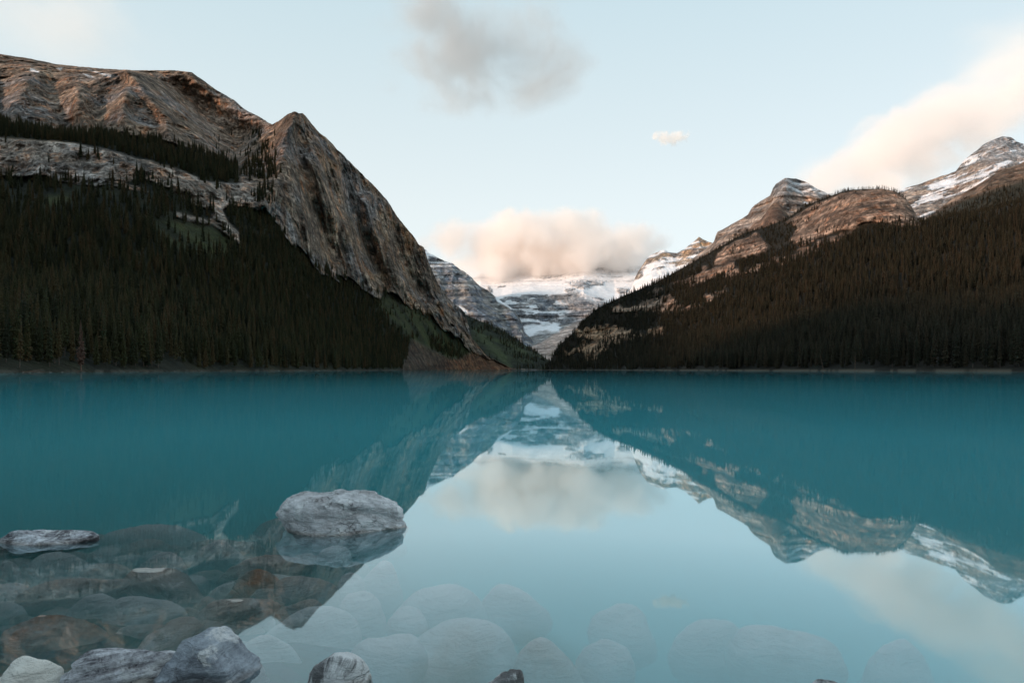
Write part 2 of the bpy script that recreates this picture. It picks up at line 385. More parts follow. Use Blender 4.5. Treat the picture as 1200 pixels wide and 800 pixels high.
terrain('mountain', 640, 1700, 1.1,
        [shore([(u, y * .93) for u, y in SHORE_R], -7), shore(SHORE_R, .55), curve([(u, lerp(433, v, .42), lerp(float(np.interp(u, *zip(*SHORE_R))), y, .52)) for u, v, y in R3]), curve(R3), curve(SKY_R, 8),
         ('back', curve(SKY_R, 8), 100, 50), ('back', curve(SKY_R, 8), 500, 500)],
        [5, 50, 50, 60, 3, 3], relief_right, col_right, M_right,
        'forested mountain with a rounded pinkish cliff right of the lake')
TERR['R'] = LAST

# ===== far mountains
def simple(key, name, label, u0, u1, foot, crest, rows, relief, colour, mat, mid=None, du=1.0, cat='mountain', back=400, sm=6, sf=14):
    cs = [curve([(u, v + 4, y - 60) for u, v, y in foot], sf), curve(foot, sf)]
    if mid: cs += [curve(m, sf) for m in mid]
    cs += [curve(crest, sm), ('back', curve(crest, sm), back * .3, 30), ('back', curve(crest, sm), back, 500)]
    o = terrain(name, u0, u1, du, cs, [2] + rows + [3, 3], relief, colour, mat, label, cat)
    TERR[key] = LAST
    return o
M_far = terrain_mat('grey_limestone', 70, 34.0, .35, .3, .12, .5, .4)
M_far2 = terrain_mat('grey_limestone_high', 50, 24.0, .4, .45, .3, .55, .4)

# glacier wall at the head of the valley
GM0 = [(480, 432, 2700), (640, 431, 2600), (860, 431, 2700)]
GM1 = [(480, 418, 3300), (610, 414, 3300), (640, 410, 3400), (670, 405, 3400), (860, 400, 3400)]
GM2 = [(480, 398, 4500), (600, 390, 4550), (612, 388, 4550), (622, 385, 4550), (650, 380, 4600), (680, 374, 4600), (700, 370, 4600), (860, 360, 4600)]
GM3 = [(480, 352, 4820), (588, 350, 4820), (600, 347, 4820), (660, 347, 4840), (684, 343, 4850), (700, 352, 4800), (720, 362, 4780), (860, 350, 4800)]
GMS = [(480, 345, 5600), (540, 331, 5700), (553, 325, 5750), (563, 320, 5750), (578, 321, 5800), (600, 317, 5850), (625, 310, 5950), (655, 306, 6000), (683, 300, 6000), (720, 299, 6000), (752, 298, 5950),
       (765, 306, 5900), (800, 320, 5800), (860, 330, 5800)]
def relief_gm(X, Y, Z, U, V):
    n = fbm(X / 110, Y / 160, Z / 60, 5, 301)
    wall = np.clip(sstep(4400, 4560, Y) * sstep(4930, 4850, Y), 0, 1)
    rock = wall.copy()
    # ice tongues, snow patches and ledges breaking the wall
    sn = sstep(.10, .22, fbm(X / 120, Y / 200, Z / 22, 5, 305) + .25 * sstep(372, 345, V) + .02)
    tongue = pmask(U + n * 6, V + n * 4, [(611, 394), (616, 383), (630, 381), (650, 378), (658, 380), (655, 388), (640, 388), (628, 391), (616, 397)], 1.5)
    dark = [[(662, 334), (675, 330), (708, 331), (706, 335), (690, 337), (675, 337)], [(660, 340), (668, 337), (680, 342), (675, 345), (668, 345)],
            [(583, 336), (592, 335), (592, 337), (584, 338)], [(625, 324), (645, 321), (680, 322), (660, 325), (640, 326)],
            [(688, 303), (705, 299), (735, 299), (750, 301), (735, 304), (700, 305)], [(683, 313), (720, 316), (745, 315), (752, 317), (720, 319), (690, 317)],
            [(568, 334), (578, 340), (580, 346), (572, 342)], [(720, 340), (732, 337), (742, 340), (735, 346), (725, 344)]]
    dk = np.zeros_like(X)
    nd = fbm(X / 45, Y / 90, Z / 14, 4, 309)
    for p in dark: dk = np.maximum(dk, pmask(U + n * 9, V + n * 3 + nd * 3, p, 1.0) * sstep(-.35, .15, nd))
    streak = sstep(.16, .34, fbm(X / 260, Y / 400, Z / 11, 4, 311)) * sstep(340, 326, V) * .8
    slope = pmask(U + n * 8, V + n * 6, [(655, 352), (672, 344), (700, 352), (722, 362), (700, 372), (680, 380), (665, 400), (640, 404), (655, 385), (668, 372), (672, 360)], 3)
    rock = np.clip(np.maximum(rock, slope * sstep(5000, 4700, Y)), 0, 1)
    mor = sstep(4520, 4400, Y)
    snow = np.clip((1 - rock) * (1 - mor) * (1 - dk * .75) * (1 - streak * .4) + rock * sn * .85 * (1 - slope * .7), 0, 1)
    snow = np.maximum(snow * (1 - mor), tongue)
    D = -rock * (34 * crags(X, Y, Z, 90, 321, .5) + 12 * ledges(X, Y, Z, 26, 35, .02))
    D += -(1 - rock) * 30 * fbm(X / 160, Y / 260, Z / 120, 5, 331) - 25 * dk - 10 * ledges(X, Y, Z, 30, 37) * (1 - rock) * (1 - mor)
    return D, 6 * n * sstep(4400, 5200, Y), rock, dict(snow=snow, n=n, mor=mor, slope=slope)
def col_gm(X, Y, Z, U, V, N, rock, e):
    n1 = fbm(X / 70, Y / 120, Z / 30, 5, 341)
    c = mixc((.17, .19, .22), (.34, .335, .34), sstep(-.3, .3, n1))  # rock made bluish: shade and distance haze put into the colour
    c = mixc(c, (.33, .325, .32), e['mor'] * .9)
    c = mixc(c, (.05, .06, .045), sstep(405, 420, V) * sstep(-.2, .2, n1))
    c = mixc(c, (.84, .85, .88), e['snow'])
    return c, np.clip(1 - e['snow'] * .85, .1, 1)
simple('GM', 'mountain', 'glacier covered mountain wall at the head of the lake under a cloud', 480, 860, GM0, GMS, [20, 40, 60, 60], relief_gm, col_gm, M_far, mid=[GM1, GM2, GM3], back=250, du=.8)

# layered peak left of the glacier
def relief_lp(X, Y, Z, U, V):
    n = fbm(X / 90, Y / 90, Z / 60, 5, 401)
    D = -(26 * crags(X, Y, Z, 95, 411, .3) + 26 * ledges(X, Y, Z, 42, 45, -.12) + 8 * ledges(X, Y, Z, 12, 47, -.12))
    D += 80 * stroke(U, V, [(571, 345), (588, 372), (605, 398)], 7) - 60 * stroke(U, V, [(548, 330), (560, 365), (580, 392)], 9)
    return D, 8 * n, np.ones_like(X), dict(n=n)
def col_lp(X, Y, Z, U, V, N, rock, e):
    n1 = fbm(X / 70, Y / 70, Z / 16, 5, 421); n2 = fbm(X / 22, Y / 60, Z / 70, 4, 423)
    c = mixc((.18, .20, .235), (.34, .325, .31), sstep(-.3, .3, n1 + .6 * n2))  # blue cast of shaded, hazy rock painted into the colour
    lg = ledges(X, Y, Z, 20, 49, -.12); c = c * (1 + .22 * lg)[..., None]
    sn = sstep(.25, .5, ledges(X, Y, Z, 14, 51, -.12) + n2 * .8 - .0) * sstep(345, 300, V) * .9
    top = sstep(310, 298, V + 3 * n2); sn = np.maximum(sn, top * sstep(-.35, .0, n1))
    for p in ([(535, 357), (541, 358), (548, 363), (548, 367), (543, 366)], [(574, 340), (590, 352), (603, 361), (598, 362), (584, 355)]):
        sn = np.maximum(sn, pmask(U, V + n2 * 2, p, 1))
    return mixc(c, (.82, .83, .86), sn), 1 - sn * .8
simple('LP', 'mountain', 'grey peak of level rock layers rising left of the glacier', 470, 640,
       [(470, 425, 3300), (560, 420, 3300), (640, 424, 3100)],
       [(470, 272, 4300), (488, 284, 4280), (499, 293, 4250), (503, 297, 4250), (512, 301, 4250), (521, 306, 4250), (530, 308, 4230), (537, 314, 4220), (545, 319, 4200), (553, 325, 4200), (562, 335, 4180), (572, 341, 4150), (585, 351, 4100), (600, 361, 4050),
        (606, 368, 4000), (612, 378, 3950), (614, 388, 3900), (622, 396, 3800), (630, 410, 3600), (640, 420, 3400)], [110], relief_lp, col_lp, M_far, du=.8)

# small snowy summits right of the glacier
def relief_sp(X, Y, Z, U, V):
    n = fbm(X / 70, Y / 70, Z / 50, 5, 501)
    return -(30 * crags(X, Y, Z, 90, 511, .4) + 14 * ledges(X, Y, Z, 30, 55, .1)), 9 * n, np.ones_like(X), dict(n=n)
def col_sp(X, Y, Z, U, V, N, rock, e):
    n1 = fbm(X / 60, Y / 60, Z / 30, 5, 521)
    c = mixc((.24, .225, .22), (.44, .36, .29), sstep(-.3, .3, n1))
    c = mixc(c, (.50, .33, .20), sstep(305, 292, V) * sstep(-.1, .3, n1))  # dawn sun on the summit tips, painted as orange rock
    sn = sstep(-.10, .10, fbm(X / 130, Y / 130, Z / 36, 5, 531) + .35 * sstep(310, 330, V) * sstep(760, 800, U) + .5 * sstep(322, 330, V) - .10)
    return mixc(c, (.83, .84, .87), sn), 1 - sn * .8
simple('SP', 'mountain', 'small snow streaked summits between the glacier and the right ridge', 715, 880,
       [(715, 370, 3900), (880, 350, 3900)],
       [(715, 372, 4600), (728, 350, 4600), (740, 338, 4600), (744, 326, 4600), (749, 316, 4600), (754, 309, 4600), (759, 303, 4580), (765, 298, 4560), (772, 295, 4560), (778, 293, 4550), (786, 295, 4550), (793.5, 297, 4550),
        (803, 291, 4500), (812, 284, 4500), (819, 277.5, 4500), (826, 281, 4500), (834, 284, 4450), (850, 300, 4400), (880, 330, 4300)], [70], relief_sp, col_sp, M_far2, du=.8)

# high grey peak behind the rounded cliff
def relief_bp(X, Y, Z, U, V):
    n = fbm(X / 70, Y / 70, Z / 50, 5, 601)
    D = -(24 * crags(X, Y, Z, 80, 611, .35) + 13 * ledges(X, Y, Z, 24, 65, .12))
    D += -60 * stroke(U, V, [(921, 210), (915, 235), (900, 262)], 9) + 50 * stroke(U, V, [(936, 214), (945, 235), (950, 250)], 8) - 40 * stroke(U, V, [(868, 258), (850, 285), (830, 305)], 8)
    return D, 7 * n, np.ones_like(X), dict(n=n)
def col_bp(X, Y, Z, U, V, N, rock, e):
    n1 = fbm(X / 60, Y / 60, Z / 26, 5, 621)
    c = mixc((.21, .18, .165), (.38, .30, .25), sstep(-.3, .3, n1))
    g = sstep(236, 218, V); c = mixc(c, (.33, .34, .36), g * .8)
    sn = sstep(.12, .3, fbm(X / 90, Y / 90, Z / 14, 5, 631) + .15 * g) * sstep(910, 935, U) * .8
    return mixc(c, (.8, .82, .86), sn), 1 - sn * .8
simple('BP', 'mountain', 'bare grey peak with a ledged top behind the rounded cliff', 770, 1040,
       [(770, 360, 2700), (900, 320, 2500), (1040, 290, 2500)],
       [(770, 350, 3200), (797, 318, 3200), (815, 300, 3200), (828, 291, 3200), (837, 283, 3180), (839, 275, 3170), (841, 271, 3170), (848, 267.5, 3150), (862, 260, 3120), (876, 252.5, 3100), (880, 245, 3100), (884, 240, 3100), (902.5, 229, 3050),
        (906, 220, 3050), (909, 216, 3050), (921, 208.6, 3050), (933, 209, 3040), (944, 213, 3030), (957, 220, 3000), (968, 226, 3000), (985, 236, 2980), (1010, 260, 2950), (1040, 280, 2950)], [90], relief_bp, col_bp, M_far2, du=.9)
def col_br(X, Y, Z, U, V, N, rock, e):
    n1 = fbm(X / 50, Y / 50, Z / 26, 5, 641)
    return mixc((.15, .095, .07), (.25, .165, .12), sstep(-.3, .3, n1)), np.ones_like(X)
simple('BR', 'mountain', 'darker brown shoulder in front of the bare grey peak', 835, 960,
       [(835, 320, 2100), (900, 300, 2050), (960, 280, 2050)],
       [(835, 312, 2500), (850, 292, 2480), (862, 283, 2470), (875, 271, 2450), (884, 261, 2450), (892, 256, 2440), (900, 245, 2430), (906, 238, 2430), (911, 236, 2430), (918, 243, 2420), (926, 253, 2400), (940, 263, 2400), (960, 275, 2400)], [50],
       lambda X, Y, Z, U, V: (-(16 * crags(X, Y, Z, 60, 651, .4)), 5 * fbm(X / 50, Y / 50, Z / 50, 4, 655), np.ones_like(X), {}), col_br, M_far2, du=.9, back=150)

# far right snowy peak and the brown hill before it
def relief_fr(X, Y, Z, U, V):
    n = fbm(X / 80, Y / 80, Z / 60, 5, 701)
    D = -(24 * crags(X, Y, Z, 85, 711, .5) + 20 * ledges(X, Y, Z, 30, 75, -.35) + 6 * ledges(X, Y, Z, 10, 77, -.35))
    return D, 8 * n, np.ones_like(X), dict(n=n)
def col_fr(X, Y, Z, U, V, N, rock, e):
    n1 = fbm(X / 60, Y / 60, (Z - .35 * X) / 22, 5, 721)
    c = mixc((.22, .20, .19), (.40, .33, .28), sstep(-.3, .3, n1))
    g = sstep(200, 180, V); c = mixc(c, (.31, .33, .36), g * .8)
    sn = sstep(.06, .22, fbm(X / 130, Y / 130, (Z - .35 * X) / 16, 5, 731) + .12 * sstep(185, 215, V)) * .9
    return mixc(c, (.83, .85, .9), sn), 1 - sn * .8
simple('FR', 'mountain', 'snow dusted grey peak at the far right', 1030, 1700,
       [(1030, 320, 2700), (1700, 320, 2700)],
       [(1030, 240, 3600), (1045, 230, 3600), (1056, 223, 3600), (1090, 211, 3600), (1108, 205, 3600), (1120, 200, 3600), (1131, 187, 3600), (1140, 180, 3600), (1150, 172, 3600), (1160, 165, 3600), (1168, 161.5, 3600), (1174.5, 159.5, 3600), (1185, 161, 3600),
        (1192, 166, 3600), (1200, 168, 3600), (1260, 175, 3600), (1400, 140, 3500), (1700, 190, 3300)], [120], relief_fr, col_fr, M_far2, du=1.2)
def relief_bh(X, Y, Z, U, V):
    n = fbm(X / 60, Y / 60, Z / 60, 4, 801)
    return -(16 * crags(X, Y, Z, 70, 811, .4) + 5 * ledges(X, Y, Z, 12, 85, -.35)), 5 * n, np.ones_like(X) * .8, dict(n=n)
def col_bh(X, Y, Z, U, V, N, rock, e):
    n1 = fbm(X / 45, Y / 45, (Z - .35 * X) / 18, 5, 821)
    c = mixc((.105, .075, .055), (.21, .15, .115), sstep(-.3, .3, n1))
    cr = np.interp(U, [1075, 1110, 1135, 1165, 1200, 1700], [262, 245, 232, 222, 212, 180])
    f = sstep(cr - 6, cr + 4, V + 6 * n1); e['f'] = f
    return mixc(c, (.03, .028, .02), f), 1 - .8 * f
simple('BH', 'mountain', 'brown rocky shoulder with dark woods before the far right peak', 1060, 1700,
       [(1060, 300, 1700), (1700, 290, 1500)],
       [(1060, 275, 2250), (1075, 263, 2250), (1088, 256, 2250), (1098, 247, 2250), (1109, 239, 2250), (1122, 229, 2240), (1135, 222.5, 2230), (1150, 214, 2220), (1165, 204, 2200), (1182, 196, 2200), (1200, 189, 2200), (1300, 160, 2100), (1700, 150, 1900)], [70], relief_bh, col_bh, M_far2, du=1.2)

# green shoulder dropping to the far end of the lake
def relief_gr(X, Y, Z, U, V):
    n = fbm(X / 60, Y / 60, Z / 60, 4, 901)
    return -10 * n * sstep(3, 30, Z), 2.5 * n * sstep(10, 30, Z), np.zeros_like(X), dict(n=n)
def col_gr(X, Y, Z, U, V, N, rock, e):
    n1 = fbm(X / 50, Y / 50, Z / 50, 5, 921)
    c = mixc((.014, .018, .012), (.03, .036, .019), sstep(-.2, .35, n1))
    for ln in ([(556, 386), (575, 402), (592, 420)], [(575, 395), (600, 405), (615, 414)], [(566, 398), (583, 415), (597, 428)]):
        c = mixc(c, (.055, .068, .03), stroke(U, V + 2 * n1, ln, 3.0) * .7)
    c = mixc(c, (.16, .14, .10), sstep(1.3, .7, Z + .6 * n1))
    return c, np.full(X.shape, .35)
terrain('mountain', 480, 665, .9,
        [shore([(480, 1960), (560, 1975), (600, 2060), (665, 2140)], -7), shore([(480, 2000), (560, 2020), (590, 2085), (620, 2120), (665, 2160)], .6),
         curve([(480, 330, 2400), (500, 342, 2400), (520, 352, 2420), (543, 367, 2430), (562, 376, 2440), (569.5, 378, 2440), (580, 383, 2440), (591, 388, 2420), (602, 395, 2400), (613, 402.6, 2380), (629, 412, 2340), (641.5, 421, 2300), (650, 427, 2250), (665, 430, 2220)], 6),
         ('back', shore([(480, 2420), (665, 2240)], 100), 60, 90), ('back', shore([(480, 2420), (665, 2240)], 100), 500, 300)][:3] +
        [('back', curve([(480, 330, 2400), (543, 367, 2430), (591, 388, 2420), (629, 412, 2340), (650, 427, 2250), (665, 430, 2220)], 6), 200, 60)],
        [5, 70, 4], relief_gr, col_gr, terrain_mat('meadow_slope', 20, 4, .3), 'dark green wooded shoulder dropping to the far end of the lake')
TERR['G'] = LAST

# ------------------------------------------------------------------ lake bed, base ground
def bed_z(x, y):
    z = .10 - lerp(.072, .115, sstep(-1.2, -.2, x)) * np.maximum(y, -5) - .14 * np.maximum(y - 4.2, 0) - .24 * np.maximum(x + 1.0, 0) * sstep(.3, 2.5, y) - .05 * np.maximum(y - 6, 0)
    return np.maximum(z, -6.5) + .05 * fbm(x * 1.3, y * 1.3, 0 * x, 4, 77)
def grid_obj(name, xs, ys, zf, mat):
    X, Y = np.meshgrid(xs, ys); Z = zf(X, Y); n, m = X.shape; idx = np.arange(n * m).reshape(n, m)
    fc = np.stack([idx[:-1, :-1], idx[:-1, 1:], idx[1:, 1:], idx[1:, :-1]], -1).reshape(-1, 4)
    return mesh_obj(name, np.stack([X, Y, Z], -1).reshape(-1, 3), fc, mat)
def mk_bed_mat():
    m, nt, out = new_mat('silty_gravel'); pos = nt.node('ShaderNodeNewGeometry').outputs['Position']
    a = nt.noise(pos, 2.2, 6, .6); v = nt.node('ShaderNodeTexVoronoi', inp={'Scale': 9.0, 'Randomness': 1.0}); nt.l.new(pos, v.inputs['Vector'])
    c = nt.ramp(a, [(.3, (.035, .033, .03)), (.55, (.07, .066, .06)), (.75, (.12, .115, .10))])  # gravel kept dark, its tone standing in for shaded gaps between stones
    c = nt.mix(.5, c, nt.mix(1.0, c, v.outputs['Color'], 'MULTIPLY'))
    b = nt.node('ShaderNodeBump', inp={'Strength': .8, 'Distance': .05, 'Height': v.outputs['Distance']}); b.invert = True
    bs = nt.node('ShaderNodeBsdfPrincipled', inp={'Base Color': c, 'Roughness': .8, 'Normal': b.outputs[0]}); nt.l.new(bs.outputs[0], out.inputs[0]); return m
far = np.concatenate([-np.geomspace(7000, 12, 26), np.linspace(-11, 11, 90), np.geomspace(12, 7000, 26)])
fary = np.concatenate([-np.geomspace(3000, 8, 24), np.linspace(-7, 18, 100), np.geomspace(19, 7000, 26)])
bed = grid_obj('ground', far, fary, bed_z, mk_bed_mat())
tag(bed, 'silty gravel bed of the lake running out from the near shore', 'ground', kind='structure')

# ------------------------------------------------------------------ water
def mk_water():
    m, nt, out = new_mat('glacier_water')
    geo = nt.node('ShaderNodeNewGeometry'); pos = geo.outputs['Position']
    w1 = nt.noise(nt.mapping(pos, (1, .35, 1)), .55, 3, .5); w2 = nt.noise(nt.mapping(pos, (1, .5, 1)), .05, 3, .5)
    h = nt.math('ADD', nt.math('MULTIPLY', w1, .0035), nt.math('MULTIPLY', w2, .035))
    b = nt.node('ShaderNodeBump', inp={'Strength': 1.0, 'Distance': 1.0, 'Height': h})
    fr = nt.node('ShaderNodeFresnel', inp={'IOR': 1.33, 'Normal': b.outputs[0]})
    fr = nt.ramp(fr.outputs[0], [(0, .03), (.02, .05), (.08, .20), (.14, .29), (.25, .53), (.58, .61), (.85, .80), (1, 1.0)]).node
    gl = nt.node('ShaderNodeBsdfAnisotropic', inp={'Color': (.80, .94, 1, 1), 'Roughness': .02, 'Normal': b.outputs[0]})
    tr = nt.node('ShaderNodeBsdfTransparent')
    mx = nt.node('ShaderNodeMixShader'); nt.l.new(fr.outputs[0], mx.inputs[0]); nt.l.new(tr.outputs[0], mx.inputs[1]); nt.l.new(gl.outputs[0], mx.inputs[2])
    nt.l.new(mx.outputs[0], out.inputs['Surface'])
    sc = nt.node('ShaderNodeVolumeScatter', inp={'Color': W_SCAT, 'Density': W_DS, 'Anisotropy': 0.0})
    ab = nt.node('ShaderNodeVolumeAbsorption', inp={'Color': W_ABS, 'Density': W_DA})
    ad = nt.node('ShaderNodeAddShader'); nt.l.new(sc.outputs[0], ad.inputs[0]); nt.l.new(ab.outputs[0], ad.inputs[1])
    nt.l.new(ad.outputs[0], out.inputs['Volume']); m.cycles.homogeneous_volume = True
    return m
WATER_IOR = 1.55
W_SCAT, W_DS = (.32, .962, .9998, 1), 1.05
W_ABS, W_DA = (.0, .95, .999, 1), .38
x0, x1, y0, y1, zb = -420, 420, -6, 2200, -7.5
wv = [(x0, y0, 0), (x1, y0, 0), (x1, y1, 0), (x0, y1, 0), (x0, y0, zb), (x1, y0, zb), (x1, y1, zb), (x0, y1, zb)]
lake = mesh_obj('water', wv, [(0, 1, 2, 3), (7, 6, 5, 4), (0, 4, 5, 1), (1, 5, 6, 2), (2, 6, 7, 3), (3, 7, 4, 0)], mk_water(), smooth=False)
tag(lake, 'still milky turquoise lake mirroring the mountains', 'lake', kind='structure')

# ------------------------------------------------------------------ light, sky, camera
SUN_AZ, SUN_EL = math.radians(236), math.radians(14)    # clockwise from +Y
w = bpy.data.worlds.new('World'); SC.world = w; w.use_nodes = True
wt = NT(w.node_tree); wt.n.clear()
sky = wt.node('ShaderNodeTexSky', sky_type='NISHITA', sun_disc=False, sun_elevation=SUN_EL, sun_rotation=SUN_AZ, altitude=1700, air_density=1.0, dust_density=1.5, ozone_density=1.0)
elev = wt.node('ShaderNodeSeparateXYZ'); wt.l.new(wt.node('ShaderNodeTexCoord').outputs['Generated'], elev.inputs[0])
veil = wt.ramp(elev.outputs[2], [(0.0, (.66, .665, .635)), (.22, (.61, .655, .64)), (.48, (.46, .57, .60)), (1.0, (.36, .48, .54))])
veil = wt.node('ShaderNodeVectorMath', operation='SCALE', inp={0: veil, 'Scale': 10.0}).outputs[0]
soft = wt.mix(.78, sky.outputs[0], veil)
bg = wt.node('ShaderNodeBackground', inp={'Color': soft, 'Strength': .14})
wo = wt.node('ShaderNodeOutputWorld'); wt.l.new(bg.outputs[0], wo.inputs[0])
sl = bpy.data.lights.new('sun', 'SUN'); sl.energy = 2.8; sl.angle = math.radians(4); sl.color = (1, .68, .49)
so = bpy.data.objects.new('sun', sl); COL.objects.link(so)
sd = Vector((math.sin(SUN_AZ) * math.cos(SUN_EL), math.cos(SUN_AZ) * math.cos(SUN_EL), math.sin(SUN_EL)))
so.rotation_euler = sd.to_track_quat('Z', 'Y').to_euler()
cam = bpy.data.cameras.new('camera'); co = bpy.data.objects.new('camera', cam); COL.objects.link(co); SC.camera = co
co.location = (0, 0, H0); co.rotation_euler = (math.radians(90), 0, 0)
cam.sensor_width = 36; cam.lens = 24; cam.shift_y = (VH - 400) / 1200; cam.clip_start = .05; cam.clip_end = 60000
SC.view_settings.view_transform = 'Standard'; SC.view_settings.look = 'None'; SC.view_settings.exposure = .18; SC.view_settings.gamma = 1
cy = SC.cycles
cy.use_denoising = True; cy.max_bounces = 36; cy.volume_bounces = 34; cy.transparent_max_bounces = 12; cy.diffuse_bounces = 2; cy.glossy_bounces = 2
cy.use_adaptive_sampling = True; cy.adaptive_threshold = .015

# ------------------------------------------------------------------ conifers
def mk_needles(name, c0, c1, c2):
    m, nt, out = new_mat(name)
    rnd = nt.node('ShaderNodeObjectInfo').outputs['Random']
    tc = nt.node('ShaderNodeTexCoord').outputs['Object']
    c = nt.ramp(rnd, [(0, c0), (.55, c1), (1, c2)])
    n = nt.noise(tc, 14, 3, .6)
    c = nt.mix(nt.math('MULTIPLY', n, .7), c, nt.mix(1.0, c, (1.9, 1.7, 1.3), 'MULTIPLY'))
    bs = nt.node('ShaderNodeBsdfPrincipled', inp={'Base Color': c, 'Roughness': .75}); bs.inputs['Specular IOR Level'].default_value = .15
    nt.l.new(bs.outputs[0], out.inputs[0]); return m
def mk_plain(name, c, rough=.9, nscale=3.0):
    m, nt, out = new_mat(name); tc = nt.node('ShaderNodeTexCoord').outputs['Object']
    n = nt.noise(nt.mapping(tc, (30, 30, 2)), nscale, 4, .6)
    cc = nt.mix(n, tuple(x * .6 for x in c), tuple(min(1, x * 1.5) for x in c))
    bs = nt.node('ShaderNodeBsdfPrincipled', inp={'Base Color': cc, 'Roughness': rough}); nt.l.new(bs.outputs[0], out.inputs[0]); return m
M_needL = mk_needles('spruce_needles', (.012, .015, .008), (.028, .030, .013), (.052, .036, .018))
M_needR = mk_needles('fir_needles', (.013, .0125, .009), (.027, .026, .017), (.040, .031, .021))
M_bark = mk_plain('bark', (.075, .055, .042)); M_dead = mk_plain('dead_wood', (.14, .08, .055)); M_deadn = mk_plain('rusty_needles', (.07, .034, .022))
def crown_geo(seed, levels, per, width, base=.10, thin=0.0, twigs=True):
    r = random.Random(seed); V, Fc = [], []
    lean = r.uniform(-.012, .012)
    for i in range(levels):
        t = i / (levels - 1); z = base + (1 - base) * (t ** .92) * .985
        R = width * ((1 - t) ** .8) * (.72 + .4 * r.random()) * (1 if t > .12 else .6 + 3 * t) + .006
        k = max(3, int(round(per * (1 - .5 * t))))
        a0 = r.random() * 6.28
        for j in range(k):
            if r.random() < thin: continue
            a = a0 + j * 6.283 / k + r.uniform(-.35, .35); L = R * r.uniform(.55, 1.15)
            dr = L * r.uniform(.25, .75) * (1 - .7 * t); wd = L * r.uniform(.28, .45) + .004
            ca, sa = math.cos(a), math.sin(a); px, py = -sa, ca
            lx = lean * t
            b = len(V)
            V += [(lx, 0, z + .006), (lx + ca * L * .45 + px * wd, sa * L * .45 + py * wd, z - dr * .35 - .012), (lx + ca * L, sa * L, z - dr),
                  (lx + ca * L * .45 - px * wd, sa * L * .45 - py * wd, z - dr * .35 - .012), (lx + ca * L * .5, sa * L * .5, z - dr * .18 + .004)]
            Fc += [(b, b + 1, b + 4), (b + 4, b + 1, b + 2), (b, b + 4, b + 3), (b + 4, b + 2, b + 3)]
            if twigs and L > .03:      # hanging twigs fill the side view
                b = len(V); q = .5
                V += [(lx + ca * L * .25, sa * L * .25, z - .004), (lx + ca * L * .95, sa * L * .95, z - dr * .95), (lx + ca * L * .6, sa * L * .6, z - dr * .6 - .028 - .02 * r.random())]
                Fc += [(b, b + 1, b + 2)]
    b = len(V); V += [(lean, 0, 1.0), (lean + .004, 0, .94), (lean - .004, .003, .94)]; Fc += [(b, b + 1, b + 2)]
    return V, Fc
def trunk_geo(r0=.011, top=.93):
    V, Fc = [], []
    for k, (z, r) in enumerate([(-.03, r0 * 1.5), (.02, r0), (.35, r0 * .75), (.7, r0 * .4), (top, r0 * .1)]):
        for j in range(6): V.append((r * math.cos(j * 1.047), r * math.sin(j * 1.047), z))
        if k:
            for j in range(6):
                a, b = (k - 1) * 6 + j, (k - 1) * 6 + (j + 1) % 6; Fc.append((a, b, b + 6, a + 6))
    return V, Fc
def tree_mesh(name, geo, mat):
    o = mesh_obj(name, geo[0], geo[1], mat, smooth=False, link=False); me = o.data; bpy.data.objects.remove(o); return me
SP_HI = [crown_geo(s, lv, 8, wd, bs, th) for s, lv, wd, bs, th in ((1, 30, .115, .10, .05), (2, 34, .095, .14, .1), (3, 28, .13, .07, .05), (4, 32, .085, .2, .18), (5, 30, .105, .12, .1))]
SP_LO = [crown_geo(s, 12, 5, wd, .06, 0, False) for s, wd in ((11, .13), (12, .15), (13, .115))]
TRUNK = trunk_geo()

def scatter(T, dens, region, hfun, umin=-120, umax=1330):
    """random rooted points on a terrain sheet: region(U,V,P) gives the share of full density"""
    P, A, U, V = T['P'], T['A'], T['U'], T['V']
    d = region(U, V, P) * ((U > umin) & (U < umax)) * (P[..., 2] > 1.0) * A
    lam = d * dens(P[..., 1]); cnt = RNG.poisson(lam)
    ii, jj = np.nonzero(cnt[:-1, :-1]); rep = cnt[ii, jj]; ii = np.repeat(ii, rep); jj = np.repeat(jj, rep)
    a, b = RNG.random(len(ii))[:, None], RNG.random(len(ii))[:, None]
    p = P[ii, jj] * (1 - a) * (1 - b) + P[ii, jj + 1] * a * (1 - b) + P[ii + 1, jj] * (1 - a) * b + P[ii + 1, jj + 1] * a * b
    h = hfun(p) * np.clip(1 + .24 * RNG.standard_normal(len(p)), .45, 1.55)
    return p, h
def curvef(pts): return lambda u: np.interp(u, [p[0] for p in pts], [p[1] for p in pts])
bL2, bL3, bL4 = curvef(L2), curvef(L3), curvef(L4)
